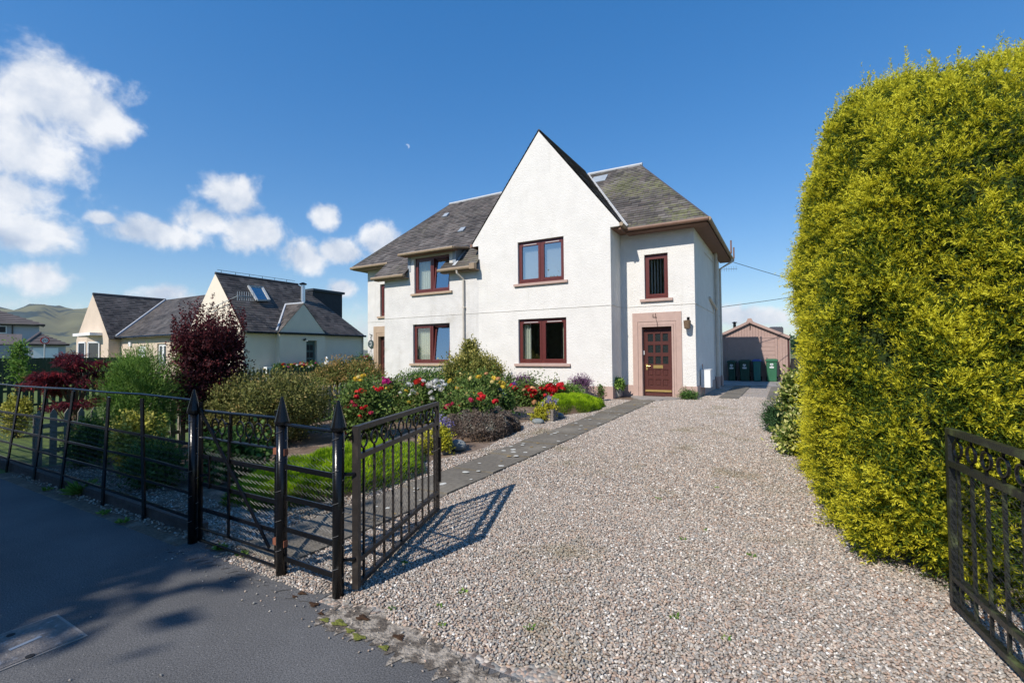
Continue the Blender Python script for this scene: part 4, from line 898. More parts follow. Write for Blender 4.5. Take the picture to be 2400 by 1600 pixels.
b.poly((-22.57, 15.04, bez-.02), (-22.57, 16.48, 4.34), (-24.2, 16.48, 4.34), (-22.8, 15.04, bez-.02)); b.poly((-22.57, 17.91, bez-.02), (-22.57, 16.48, 4.34), (-24.2, 16.48, 4.34), (-22.8, 17.91, bez-.02))
broof = b.build('roof', MATS['roof_underlay'], B_)
ss = math.hypot(rE2-rX, brz-bez+.04)
slates('slates', M_slateP, broof, (rE2, 0, bez-.04), (0, 1, 0), (rX-rE2, 0, brz-bez+.04), [(bf-.03, 0), (20.98, 0), (18.2, ss), (bf-.03, ss)], .17, .26, 11)
slates('slates', M_slateP, broof, (lE2, 0, bez-.04), (0, 1, 0), (lX-lE2, 0, brz-bez+.04), [(bf-.03, 0), (13.8, 0), (17.76, ss), (bf-.03, ss)], .17, .26, 12)
ws_ = math.hypot(17.76-13.75, 5.77-2.82)
slates('slates', M_slateP, broof, (0, 13.75, 2.82), (1, 0, 0), (0, 17.76-13.75, 5.77-2.82), [(lE, 0), (rL-.0, 0), (rX, ws_), (lX, ws_)], .17, .26, 13)
gq = math.hypot(1.44, 4.34-bez+.02)
slates('slates', M_slateP, broof, (0, 15.04, bez-.02), (1, 0, 0), (0, 1.44, 4.36-bez), [(-22.78, 0), (-22.57, 0), (-22.57, gq), (-24.1, gq)], .17, .26, 14)
MB().tube([(rX, bf, brz), (rX, 18.2, brz)], .07, 8).build('ridge_cap', MATS['ridge_dark'], broof); MB().tube([(lX, bf, brz), (lX, 17.76, brz)], .09, 8).build('ridge_cap', MATS['ridge_dark'], broof); MB().tube([(lX, 17.76, 5.77), (rX, 17.76, 5.77)], .05, 8).build('ridge_cap', MATS['ridge_dark'], broof)
b = MB().tube([(rX, bf+.1, brz+.19), (rX, 18.0, brz+.19)], .012, 5)
for y in np.arange(bf+.3, 18, .75): b.tube([(rX, y, brz), (rX, y, brz+.2)], .012, 5)
b.build('ridge_wire', M_wire, broof, kind='stuff')
MB().tube([(lE+.02, 13.75, 2.88), (lX+.05, 17.7, 5.80)], .07, 6).build('valley_flashing', M_ridge, broof)
MB().tube([(-22.72, 15.0, bez+.05), (-24.15, 16.48, 4.38)], .06, 6).tube([(-22.55, 16.48, 4.37), (-24.15, 16.48, 4.38)], .05, 6).build('valley_flashing', M_ridge, broof)
gut = MB().tube([(rE2+.06, bf, bez-.06), (rE2+.06, 15.0, bez-.06)], .06, 8).tube([(-22.52, 15.0, bez-.06), (-22.52, 17.95, bez-.06)], .06, 8).tube([(rE2+.06, 17.95, bez-.06), (rE2+.06, 20.98, bez-.06)], .06, 8); gut.build('gutter', M_black, B_, kind='stuff')
MB().tube([(lE, 13.7, 2.77), (rL, 13.7, 2.77)], .06, 8).build('gutter', M_black, B_)
# skylight standing open, flue, box dormer, aerial
def onslope(u, v):
    d = ray(u, v); t = (bez-.04+bs*rE2-CZ)/(d.z+bs*d.x); return Vector((d.x*t, d.y*t, CZ+d.z*t))
c4 = [onslope(*q) for q in ((581.6, 671), (613.8, 674), (628, 708), (599, 708.5))]
nn = Vector((bs, 0, 1)).normalized()
sk = MB(); lift = [nn*.03, nn*.03, nn*.16, nn*.16]
q = [c+l for c, l in zip(c4, lift)]
for i in range(4): sk.bar(q[i], q[(i+1) % 4], .11, .08)
sk = sk.build('skylight', mat('skylight_frame', (.38, .40, .40), .5), B_)
MB().poly(*q).build('pane', M_glassS, sk); MB().poly(*[c+nn*.02 for c in c4]).build('opening', M_dark, sk)
fl = onslope(710, 705); MB().tube([fl-Vector((0, 0, .3)), Vector((fl.x, fl.y, onX(710, 668, fl.x).z))], .12, 12).build('flue', mat('flue_steel', (.55, .6, .65), .3, .1, metal=.8), B_)
MB().lathe((fl.x, fl.y, onX(710, 668, fl.x).z), [(.09, 0), (.2, .02), (.22, .08), (.05, .16)], 12).build('flue_cap', M_black, B_)
d0, d1 = onX(716, 674, -26.3), onX(802, 690, -25.2)
MB().box(-28.5, -25.2, d0.y-.3, d1.y, 3.2, d1.z-.0).build('box_dormer', mat('dark_slate_cladding', (.03, .035, .042), .7, .3, 8), B_)
MB().box(-28.6, -25.08, d0.y-.35, d1.y+.12, d1.z, d1.z+.14).build('dormer_fascia', mat('dormer_fascia', (.05, .06, .07), .5), B_)
a0, a1 = onslope(540, 720), onslope(577, 721)
b = MB().tube([a0+nn*.8, a1+nn*.8], .02, 5)
for i in range(8): p = a0+(a1-a0)*(i/7)+nn*.8; b.tube([p-Vector((0, 0, .22)), p+Vector((0, 0, .22))], .016, 5)
b.tube([a0+nn*.8, a0-Vector((2, 0, 0))], .02, 5).build('aerial', M_lead, B_, kind='stuff')
# side door of the near bungalow
yd0, yd1 = 16.68, 17.32; xd = -22.78
MB().box(xd-.05, xd, yd0, yd1, .1, 2.31).build('door', mat('teal_door', (.07, .12, .12), .5), B_)
dd = bpy.data.objects['door.002'] if 'door.002' in bpy.data.objects else None
for r_ in range(3):
    for c_ in range(2): MB().box(xd+.001, xd+.012, yd0+.12+c_*.22, yd0+.30+c_*.22, 1.0+r_*.4, 1.3+r_*.4).build('pane', M_dark, dd or B_)
MB().tube([(-22.58, 16.5, 2.35), (-22.45, 16.5, 2.4)], .05, 8).build('door_lamp', M_black, B_)
MB().box(-22.72, -22.45, 14.3, 14.75, .3, .95).build('meter_box', M_whitep, B_)
# bay and windows of the far bungalow
bay = MB().prism([(-41.95, 13.42, .1), (-41.3, 12.9, .1), (-39.9, 12.9, .1), (-39.15, 13.42, .1)], (0, 0, 2.85)).build('bay', M_beige, B_)
MB().prism([(-42.1, 13.5, 2.95), (-42.1, 12.85, 2.95), (-39.0, 12.75, 2.95), (-39.0, 13.5, 2.95)], (0, 0, .18)).build('bay_roof', M_upvc, bay)
for (a, c) in (((-41.15, 12.895), (-40.05, 12.895)), ((-39.8, 12.965), (-39.25, 13.345))):
    a, c = Vector((*a, 0)), Vector((*c, 0)); n_ = Vector(((c-a).y, -(c-a).x, 0)).normalized()*.03
    b = MB()
    for p, q in ((a, c),):
        b.bar(p+n_+Vector((0, 0, .95)), q+n_+Vector((0, 0, .95)), .05, .09).bar(p+n_+Vector((0, 0, 2.5)), q+n_+Vector((0, 0, 2.5)), .05, .09).bar(p+n_+Vector((0, 0, .95)), p+n_+Vector((0, 0, 2.5)), .09, .05, (0, 1, 0)).bar(q+n_+Vector((0, 0, .95)), q+n_+Vector((0, 0, 2.5)), .09, .05, (0, 1, 0))
    wo = b.build('window', M_upvc, bay)
    MB().poly(a+n_*.6+Vector((0, 0, .95)), c+n_*.6+Vector((0, 0, .95)), c+n_*.6+Vector((0, 0, 2.5)), a+n_*.6+Vector((0, 0, 2.5))).build('pane', mat('blue_glass', (.02, .03, .05), .03, .1, spec=1.), wo)
window(-33.1, -32.0, 1.0, 2.3, 14.05, 2, None, 'none', M_upvc, parent=B_, fm=M_upvc, sill=False)
MB().box(-35.6, -34.6, 14.1, 14.16, .1, 2.2).build('door', M_upvc, B_)
MB().box(-36.7, -36.4, 13.95, 14.05, 2.2, 2.5).build('alarm_box', M_upvc, B_)
# planter of bright flowers, urn, blue-lidded bins by the near bungalow
MB().box(-22.3, -22.0, 14.6, 17.0, .1, .75).build('planter', mat('planter_dark', (.05, .045, .04), .8), None, (-22.1, 15.8, .1)); PLANTER = bpy.data.objects['planter']; tagit(PLANTER, 'dark trough planter of mixed bright flowers by the bungalow', 'planter')
t = thing('garden_urn', 'small white garden ornament standing by the bungalow door', 'ornament', (-21.8, 17.35, .1))
MB().lathe((-21.8, 17.35, .1), [(.16, 0), (.16, .6), (.1, .65), (.06, .8), (.13, .9), (.12, 1.05), (.05, 1.15), (.09, 1.22), (.02, 1.34)], 12).build('body', M_whitep, t)
for i, (yy, m) in enumerate(((18.8, M_binb), (19.9, M_dark))):
    t = thing('storage_box', ('low dark bin with a blue lid against the bungalow wall', 'black plastic bin against the bungalow wall')[i], 'bin', (-21.5, yy, .1))
    MB().box(-21.9, -21.2, yy-.5, yy+.5, .05, .95).build('body', M_dark, t); MB().box(-21.95, -21.15, yy-.55, yy+.55, .95, 1.05).build('lid', m, t)

# ================================================================== FAR LEFT: houses, hill, road sign, car
M_tile = mat('concrete_tile', (.14, .12, .115), .9, .25, .8); M_render = mat('grey_render', (.42, .43, .46), .9, .05)
def far(u, v, D):                                    # point at horizontal distance D
    d = ray(u, v); k = D/math.hypot(d.x, d.y); return Vector((d.x*k, d.y*k, CZ+d.z*k))
def tiled(pa, pb, pc, pd, n, name, parent):          # lapped tile courses from eave pa-pb up to pd-pc
    b = MB(); pa, pb, pc, pd = map(Vector, (pa, pb, pc, pd)); nr = (pb-pa).cross(pd-pa).normalized()
    if nr.z < 0: nr = -nr
    for i in range(n):
        t0, t1 = i/n, (i+1)/n; a, c = pa.lerp(pd, t0), pb.lerp(pc, t0); a2, c2 = pa.lerp(pd, t1), pb.lerp(pc, t1)
        b.poly(a+nr*.07, c+nr*.07, c2, a2).poly(a, c, c+nr*.07, a+nr*.07)
    return b.build(name, M_tile, parent)
V3 = Vector
D1 = 82.; c0 = far(-60, 845, D1); ex = V3((-_F.y, _F.x, 0)); vd = far(60, 800, 1.)-V3((0, 0, CZ)); vd.z = 0; vd.normalize(); rt = V3((vd.y, -vd.x, 0))
t = thing('far_house', 'white two-storey house with brown tiled hip roof beyond the side road', 'house', c0)
eR = far(106, 761, D1); eL = eR-rt*13; eL.z = eR.z; rdg = eR-rt*5+vd*4; rdg.z = eR.z+2.2; rdL = rdg-rt*4
for (za, zb, m) in ((-1., eR.z-.1, M_render),):
    b = MB(); p = eR-rt*.5+vd*.4; q = eL+rt*.5+vd*.4; r_ = p+vd*7; s_ = q+vd*7
    for a, c in ((p, q), (p, r_), (q, s_)): b.poly((a.x, a.y, za), (c.x, c.y, za), (c.x, c.y, zb), (a.x, a.y, zb))
    b.build('wall', m, t)
tiled(eL, eR, rdg, rdL, 9, 'roof', t); tiled(eR, eR+vd*8, rdg, rdg, 9, 'roof', t)
MB().bar(eL-V3((0, 0, .1)), eR-V3((0, 0, .1)), .12, .16).build('gutter', M_black, t)
dpx = far(29, 775, D1); MB().tube([V3((dpx.x, dpx.y, eR.z-.1))-vd*.1+vd*.4, V3((dpx.x, dpx.y, 0))+vd*.3], .07, 6).build('downpipe', M_black, t)
wp = far(3, 772, D1); b = MB(); 
for (u0, u1, v0, v1, nm, m, off) in ((-12, 16, 763, 781, 'window', M_upvc, .25), (-10, 13, 765, 778.5, 'pane', M_dark, .2)):
    pts = [far(*q, D1)+vd*off for q in ((u0, v1), (u1, v1), (u1, v0), (u0, v0))]; o_ = MB().poly(*pts).build(nm, m, t)
lp = far(52, 786, D1-4); b = MB(); lq = lp-rt*12; b.prism([lp, lq, lq+V3((0, 0, -1.2))-vd*1.5, lp+V3((0, 0, -1.2))-vd*1.5], (0, 0, .15)); b.build('lower_roof', M_tile, t)
# detached garage
D2 = 74.; t = thing('hip_roofed_garage', 'small white garage with brown tiled hip roof beside the side road', 'garage', far(110, 845, D2))
eR, eL = far(163, 807, D2), far(58, 808, D2); eL.z = eR.z; pk = far(94, 781, D2+2.2)
pw = [eL+rt*.3+vd*.3, eR-rt*.3+vd*.3]; b = MB(); b.poly(V3((pw[0].x, pw[0].y, -1)), V3((pw[1].x, pw[1].y, -1)), V3((pw[1].x, pw[1].y, eR.z)), V3((pw[0].x, pw[0].y, eR.z)))
for p in pw: q = p+vd*4.5; b.poly(V3((p.x, p.y, -1)), V3((q.x, q.y, -1)), V3((q.x, q.y, eR.z)), V3((p.x, p.y, eR.z)))
b.build('wall', M_render, t)
tiled(eL, eR, pk, pk, 7, 'roof', t); tiled(eR, eR+vd*5, pk, pk, 7, 'roof', t); tiled(eL, eL+vd*5, pk, pk, 7, 'roof', t)
MB().tube([eL+V3((0, 0, .1)), pk+V3((0, 0, .1))], .14, 6).build('hip_cap', M_tile, t); MB().bar(eL-V3((0, 0, .08)), eR-V3((0, 0, .08)), .1, .14).build('gutter', M_black, t)
pts = [far(*q, D2)+vd*.2 for q in ((78, 842), (137, 842), (137, 815), (78, 815))]; MB().prism(pts, vd*.1).build('garage_door', M_upvc, t)
pts = [far(*q, D2)+vd*.2 for q in ((67, 823), (74, 823), (74, 820.5), (67, 820.5))]; MB().prism(pts, vd*.08).build('plaque', M_dark, t)
# 20 mph sign on its pole
D3 = 50.; sc = far(105.5, 797.5, D3); t = thing('speed_sign', 'round red-bordered speed limit sign reading 20 on a grey pole', 'sign', (sc.x, sc.y, 0))
sf = (-vd+rt*.25).normalized(); sr = V3((-sf.y, sf.x, 0))
def discpoly(c, r, n=24): return [c+sr*r*math.cos(2*math.pi*i/n)+V3((0, 0, r*math.sin(2*math.pi*i/n))) for i in range(n)]
MB().prism(discpoly(sc, .26), -sf*.02).build('face', mat('sign_red', (.6, .02, .03), .5), t); MB().prism(discpoly(sc+sf*.004, .19), sf*.004).build('centre', M_whitep, t)
def stroke(b, pts, c, w_=.028, sc_=1.):
    for p, q in zip(pts, pts[1:]): b.bar(c+sr*p[0]+V3((0, 0, p[1])), c+sr*q[0]+V3((0, 0, q[1])), .006, w_, sr if abs(p[0]-q[0]) < abs(p[1]-q[1]) else (0, 0, 1))
b = MB(); c = sc+sf*.012
flip = -1 if (sr.dot(_R) < 0) else 1
S = lambda L_: [(flip*x, y) for x, y in L_]
stroke(b, S([(-.13, .05), (-.11, .085), (-.06, .085), (-.035, .05), (-.045, .01), (-.13, -.085), (-.03, -.085)]), c); stroke(b, S([(.03, .05), (.055, .085), (.1, .085), (.125, .05), (.125, -.05), (.1, -.085), (.055, -.085), (.03, -.05), (.03, .05)]), c)
b.build('numeral', M_dark, t)
MB().tube([sc-sf*.05+V3((0, 0, .28)), V3((sc.x, sc.y, -.1))-sf*.05], .045, 8).build('pole', mat('sign_pole', (.4, .42, .42), .5), t)
# parked car behind the board fence
cc = far(40, 848, 44.); t = thing('parked_car', 'dark blue parked car showing its roof above the green boarded fence', 'car', (cc.x, cc.y, 0))
Mx = Matrix.Translation((cc.x, cc.y, .0)) @ Matrix.Rotation(math.atan2(rt.y, rt.x)+.2, 4, 'Z')
prof = [(-2.1, .35), (-2.15, .7), (-1.95, .9), (-1.3, .98), (-.6, 1.44), (.9, 1.48), (1.7, 1.05), (2.1, .95), (2.15, .4)]
M_car = mat('car_paint', (.012, .03, .055), .25, .05, spec=.6, coat=.8)
b = MB(Mx); b.prism([(x, -.85, z) for x, z in prof], (0, 1.7, 0)); b.build('body', M_car, t)
MB(Mx).prism([(-1.22, -.7, 1.0), (-.58, -.62, 1.43), (-.55, .62, 1.43), (-1.22, .7, 1.0)], (-.03, 0, .03)).build('windscreen', mat('car_glass', (.25, .35, .45), .05, .1, spec=1.), t)
MB(Mx).box(-.5, .95, -.862, -.852, 1.02, 1.38).build('side_window', M_dark, t)
for x in (-1.35, 1.35):
    for s in (-1, 1): MB(Mx).tube([(x, s*.7, .32), (x, s*.88, .32)], .32, 16).build('wheel', M_dark, t)
# open timber shelter at the far edge
sp_ = far(-5, 850, 36.); t = thing('timber_shelter', 'small timber garden shelter with a pale blue roof at the street corner', 'shelter', (sp_.x, sp_.y, 0))
a, c = far(-40, 822, 36.), far(8, 818, 36.); a.z = c.z
MB().prism([c, a, a+V3((0, 0, .5)), c+V3((0, 0, .05))-rt*.6+V3((0, 0, .3))], vd*1.6).build('roof', mat('blue_roof', (.25, .38, .42), .6), t)
for p in (c-rt*.25, c-rt*1.6): MB().bar(V3((p.x, p.y, 0)), V3((p.x, p.y, c.z)), .12, .12).build('post', mat('tan_wood', (.36, .25, .15), .8), t)
# hills
def hill(name, m, Dn, az0, az1, prof_, seed, depth=900):
    r = np.random.default_rng(seed); n = 70; v = []; f = []; rows = 10; ph = r.uniform(0, 6, 6)
    for j in range(rows):
        tt = j/(rows-1)
        for i in range(n):
            a = az0+(az1-az0)*i/(n-1); h = prof_(i/(n-1))*(math.sin(tt*math.pi/2)**1.1)*(1+.06*math.sin(a*90+ph[0]+tt*3)+.05*math.sin(a*210+ph[1]+5*tt))
            D = Dn+depth*tt; v.append((-math.sin(a)*D, math.cos(a)*D, -2+h))
    for j in range(rows-1):
        for i in range(n-1): f.append((j*n+i, j*n+i+1, (j+1)*n+i+1, (j+1)*n+i))
    o = mk(name, v, f, m, smooth=True); o['kind'] = 'structure'; return o
M_hill = mat('hill_grass', (.15, .145, .075), .95, .3, .008, 0, col2=(.028, .05, .048), c2scale=.0065, c2lo=.50, c2hi=.56)
hill('hills', M_hill, 1500, R(52), R(115), lambda s: 195*(.72+.28*math.sin(s*5+.4))*min(1, s*4+.15), 3)
hill('distant_hills', M_hill, 2600, R(-40), R(60), lambda s: 60*(.7+.3*math.sin(s*7)), 4)
# overhead cables
for (u0, v0, u1, v1, lab) in ((1711, 612, 1870, 650, 'thin overhead cable running from the house eaves past the yew, sagging down'), (1692, 719, 1880, 680, 'thin overhead cable rising from the side wall past the yew')):
    p = onY(u0, v0, 20.5); q = onY(u1+400, v1+(v1-v0)/(u1-u0)*400-(6 if v1 > v0 else 0), 26.)
    b = MB().tube([p.lerp(q, k/10)-V3((0, 0, .25*math.sin(math.pi*k/10))) for k in range(11)], .011, 5).build('overhead_cable', M_wire, None, p); tagit(b, lab, 'cable', 'overhead cables')
ap = onY(1698, 630, 33.); t = thing('tv_aerial', 'television aerial on the roofline beyond the house', 'aerial', (ap.x-.3, 33, 0))
b = MB().tube([(ap.x-.5, 33, ap.z), (ap.x+.75, 33, ap.z-.06)], .012, 5)
for i in range(8): x = ap.x-.3+i*.14; b.tube([(x, 33, ap.z-.18), (x, 33, ap.z+.12)], .008, 4)
b.build('boom', M_wire, t); MB().tube([(ap.x-.4, 33, ap.z), (ap.x-.4, 33, 0)], .02, 6).build('mast', M_lead, t)

# ================================================================== PLANTS
def unit(a): return a/np.maximum(np.linalg.norm(a, axis=-1, keepdims=True), 1e-9)
def sphere(n): return unit(rng.normal(size=(n, 3)))
def leaf_quads(P, A, Nn, Ln, Wd, curl=.0):
    """diamond leaves: P base, A axis, Nn face normal"""
    A = unit(A); S = unit(np.cross(A, Nn)); Nn = np.cross(S, A); Ln = Ln[:, None]; Wd = Wd[:, None]
    mid = P+A*Ln*.45+Nn*Ln*curl; tip = P+A*Ln-Nn*Ln*curl*.6
    return np.stack([P, mid+S*Wd*.5, tip, mid-S*Wd*.5], 1)
def blob_sample(blobs, n, shell=.2, zmin=None):
    B = np.array(blobs, float); area = (B[:, 3]*B[:, 4]+B[:, 3]*B[:, 5]+B[:, 4]*B[:, 5]); k = rng.choice(len(B), n, p=area/area.sum()); b = B[k]
    d = sphere(n); r = 1-np.abs(rng.normal(0, shell, n)); r = np.clip(r, .1, 1)
    P = b[:, :3]+d*b[:, 3:6]*r[:, None]; Nn = unit(d/b[:, 3:6]); return P, Nn, r
def inside(P, blobs, f=.75):
    m = np.zeros(len(P), bool)
    for b in blobs: m |= (((P-np.array(b[:3]))/(np.array(b[3:6])*f))**2).sum(1) < 1
    return m
def foliage(parent, m, blobs, nclump, per, leafL, leafW, spread, up=.35, shell=.14, zmin=None, outward=.7, tipbright=.25, name='foliage', clumpvar=.25, curl=.05, jag=.06):
    nclump = int(nclump*2.2); leafL *= 1.12; leafW *= 1.2
    P, Nn, r = blob_sample(blobs, nclump, shell)
    keep = ~inside(P, blobs, .72)
    if zmin is not None: keep &= P[:, 2] > zmin
    P, Nn = P[keep], Nn[keep]; P = P+Nn*rng.normal(0, jag, (len(P), 1)); n = len(P); cv = rng.normal(0, clumpvar, n)
    idx = np.repeat(np.arange(n), per); k = len(idx); off = rng.normal(0, spread, (k, 3)); Q = P[idx]+off
    if zmin is not None: Q[:, 2] = np.maximum(Q[:, 2], zmin-.02)
    A = unit(Nn[idx]*outward+np.array([0, 0, up])+sphere(k)*.75); F = unit(Nn[idx]+np.array([0, 0, .6])+sphere(k)*.7)
    s = rng.uniform(.65, 1.25, k)
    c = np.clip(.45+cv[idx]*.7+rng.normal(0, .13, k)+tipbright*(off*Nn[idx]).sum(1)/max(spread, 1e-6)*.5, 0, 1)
    LQ = leaf_quads(Q, A, F, leafL*s, leafW*s, curl)
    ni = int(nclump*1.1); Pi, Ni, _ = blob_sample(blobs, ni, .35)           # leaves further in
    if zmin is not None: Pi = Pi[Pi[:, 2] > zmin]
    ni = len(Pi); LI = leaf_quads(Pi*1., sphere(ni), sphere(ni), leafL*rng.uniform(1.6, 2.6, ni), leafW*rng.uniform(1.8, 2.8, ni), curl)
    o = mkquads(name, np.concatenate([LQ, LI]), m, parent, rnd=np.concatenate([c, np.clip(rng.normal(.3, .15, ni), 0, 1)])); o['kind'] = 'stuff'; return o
def stems(parent, base, tops, r=.012, m=None, name='stems', wob=.05):
    b = MB(); base = Vector(base)
    for tp in tops:
        tp = Vector(tp); s = base+Vector((random.uniform(-.06, .06), random.uniform(-.06, .06), -.03))
        mid = s.lerp(tp, .5)+Vector((random.uniform(-wob, wob), random.uniform(-wob, wob), .05)); b.tube([s, mid, tp], [r, r*.7, r*.3], 5)
    o = b.build(name, m or M_twig, parent); o['kind'] = 'stuff'; return o
def tops_in(blobs, n, f=.8): P, _, _ = blob_sample(blobs, n, .15); c = np.array(blobs)[:, :3].mean(0); return [tuple(c+(p-c)*f) for p in P]
LM = {}
def lm(name, *stops, gain=1.5, transl=.34, **kw): return rampmat('leaf_'+name, [(p, tuple(min(.8, k*gain) for k in c)) for p, c in stops], transl=transl, **kw)
g_green = lm('green', (0, (.014, .032, .008)), (.5, (.05, .105, .022)), (1, (.12, .19, .05)), gain=1.6)
g_rose = lm('rose', (0, (.025, .045, .012)), (.5, (.08, .13, .028)), (.85, (.15, .21, .05)), (1, (.23, .16, .07)))
g_broom = lm('broom', (0, (.03, .07, .008)), (.5, (.10, .19, .03)), (1, (.22, .30, .07)))
g_berb = lm('berberis', (0, (.012, .004, .006)), (.45, (.045, .012, .016)), (.8, (.11, .022, .026)), (1, (.20, .04, .04)))
g_maple = lm('maple', (0, (.022, .005, .012)), (.5, (.075, .010, .018)), (.8, (.21, .016, .022)), (1, (.36, .05, .05)))
g_azalea = lm('azalea', (0, (.04, .045, .012)), (.4, (.11, .12, .03)), (.75, (.20, .19, .06)), (1, (.33, .24, .09)))
g_gold = lm('gold', (0, (.09, .10, .015)), (.5, (.28, .27, .04)), (1, (.52, .46, .13)))
g_acer = lm('acer', (0, (.045, .05, .012)), (.4, (.12, .13, .03)), (.7, (.24, .16, .05)), (1, (.36, .20, .08)))
g_heath = lm('heath', (0, (.03, .07, .004)), (.4, (.15, .25, .008)), (.75, (.30, .41, .012)), (1, (.46, .52, .03)), gain=1.55, transl=.45)
g_brown = lm('brownheath', (0, (.028, .022, .017)), (.4, (.085, .062, .05)), (.7, (.12, .10, .08)), (.9, (.15, .165, .135)), (1, (.28, .25, .21)), gain=2.0)
g_varieg = lm('variegated', (0, (.03, .07, .012)), (.45, (.12, .16, .03)), (.6, (.35, .34, .09)), (1, (.72, .66, .28)))
g_wall = lm('wallshrub', (0, (.03, .045, .01)), (.45, (.12, .13, .025)), (.75, (.28, .25, .06)), (1, (.46, .40, .14)))
g_trail = lm('trailing', (0, (.10, .11, .01)), (.5, (.30, .29, .02)), (1, (.52, .47, .06)))
g_juni = lm('juniper', (0, (.012, .032, .012)), (.5, (.035, .085, .03)), (1, (.09, .15, .06)))
g_purp = lm('purple', (0, (.05, .025, .05)), (.5, (.13, .06, .12)), (1, (.26, .15, .24)))
def shrub(name, label, u0, u1, vtop, Y, m, nclump=500, per=14, leafL=.035, leafW=.018, spread=.045, base=None, squash=1., lumps=6, cat='shrub', group=None, up=.35, depth=1., X=None, **kw):
    uc = (u0+u1)/2; r = prad(u0, u1, Y); p = onY(uc, vtop, Y); zt = p.z; z0 = gz(Y); h = zt-z0; cx, cy = p.x, Y
    t = thing(name, label, cat, (cx, cy, z0), group)
    blobs = [(cx, cy, z0+h*.5, r*.86, r*.86*depth, h*.5)]
    for i in range(lumps):
        a = 2*math.pi*i/lumps+random.uniform(-.3, .3); k = random.uniform(.35, .6); zz = z0+h*random.uniform(.35, .68); rr = r*random.uniform(.42, .58)
        blobs.append((cx+math.cos(a)*r*k, cy+math.sin(a)*r*k*depth, zz, rr, rr*depth, min(h*random.uniform(.25, .36), zt-zz)))
    stems(t, (cx, cy, z0), tops_in(blobs, 14, .75), .012)
    foliage(t, m, blobs, nclump, per, leafL, leafW, spread, up=up, zmin=z0+.02, **kw)
    return t, blobs, (cx, cy, z0, r, h)

# --- red Japanese maple in the neighbouring garden
t, bl, (cx, cy, z0, r, h) = shrub('japanese_maple', 'low spreading dark red Japanese maple behind the iron fence', 45, 300, 822, 3.9, g_maple, 10, 1, lumps=3, cat='tree')
bpy.data.objects.remove(bpy.data.objects['foliage'] if 'foliage' in bpy.data.objects else t.children[-1])
bl = []
for i in range(26):                       # drooping layers of cut leaves
    a = random.uniform(0, 6.28); k = r*math.sqrt(random.random())*.95; zz = z0+h*(.97-.55*(k/r)**2)*random.uniform(.68, 1.0)
    bl.append((cx+math.cos(a)*k, cy+math.sin(a)*k, zz, r*.30, r*.30, .07))
P, Nn, _ = blob_sample(bl, 1500, .3); per = 9; idx = np.repeat(np.arange(len(P)), per); k = len(idx)
rad = unit(P[idx]-np.array([cx, cy, z0+h*.8])); fan = unit(rad*np.array([1, 1, .1])+sphere(k)*.8+np.array([0, 0, -.35]))
c = np.clip(.42+rng.normal(0, .16, len(P))[idx]+rng.normal(0, .14, k), 0, 1)
o = mkquads('foliage', leaf_quads(P[idx]+rng.normal(0, .02, (k, 3)), fan, unit(np.array([0, 0, 1.])+sphere(k)*.45), rng.uniform(.06, .12, k), rng.uniform(.012, .02, k), .04), g_maple, t, rnd=c); o['kind'] = 'stuff'
b = MB(); b.tube([(cx+.25, cy, z0), (cx+.1, cy, z0+.4), (cx-.2, cy, z0+.75)], [.05, .04, .02], 7)
for i in range(9): a = i*.7; b.tube([(cx+.15, cy, z0+.35), (cx+.3*math.cos(a)*r, cy+.4*math.sin(a)*r, z0+h*.7), (cx+math.cos(a)*r*.8, cy+math.sin(a)*r*.8, z0+h*.6)], [.03, .018, .006], 6)
b.build('branches', M_bark, t, kind='stuff')
# --- feathery green shrub
t, bl, q = shrub('feathery_shrub', 'feathery bright green shrub between the red maple and purple barberry', 243, 415, 822, 3.35, g_broom, 900, 16, .055, .006, .05, up=.9, lumps=7, jag=.1, clumpvar=.3)
cx, cy, z0, r, h = q
n = 170; d = sphere(n); d[:, 2] = np.abs(d[:, 2])*1.1+.25; d = unit(d); tip = np.array([cx, cy, z0+h*.45])+d*np.array([r*1.12, r*1.12, h*.6]); idx = np.repeat(np.arange(n), 22); s = rng.uniform(0, .5, len(idx))
Q = tip[idx]-d[idx]*s[:, None]*.45+rng.normal(0, .012, (len(idx), 3))
o = mkquads('sprays', leaf_quads(Q, unit(d[idx]+sphere(len(idx))*.55+np.array([0, 0, .3])), sphere(len(idx)), rng.uniform(.03, .06, len(idx)), np.full(len(idx), .006)), g_broom, t, rnd=np.clip(.55+rng.normal(0, .2, len(idx)), 0, 1)); o['kind'] = 'stuff'
# --- purple barberry: upright column of arching shoots
Y = 4.35; r = prad(394, 588, Y); p = onY(492, 738, Y); cx, cy, z0, h = p.x, Y, gz(Y), p.z-gz(Y)
t = thing('purple_barberry', 'tall dark purple barberry bush with upright spiky shoots', 'shrub', (cx, cy, z0))
bl = [(cx+.02, cy, z0+h*.42, r*.62, r*.62, h*.4)]
for i in range(13):
    a_ = i*2.4; k_ = r*.68*math.sqrt((i+.5)/13); tp_ = h*(.97-.16*(k_/r)**2)*random.uniform(.84, 1.0); lo_ = h*random.uniform(.16, .3); bl.append((cx+math.cos(a_)*k_, cy+math.sin(a_)*k_, z0+(tp_+lo_)/2, r*.30, r*.30, (tp_-lo_)/2))
stems(t, (cx, cy, z0), tops_in(bl, 20, .85), .014)
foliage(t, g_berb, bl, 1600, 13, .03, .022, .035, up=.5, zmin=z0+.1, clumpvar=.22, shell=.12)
n = 190; a = rng.uniform(0, 6.28, n); kk = np.sqrt(rng.random(n))*r*.95; top = z0+h*rng.uniform(.86, 1.2, n)-(kk/r)**2*h*.16; Q = []; C = []
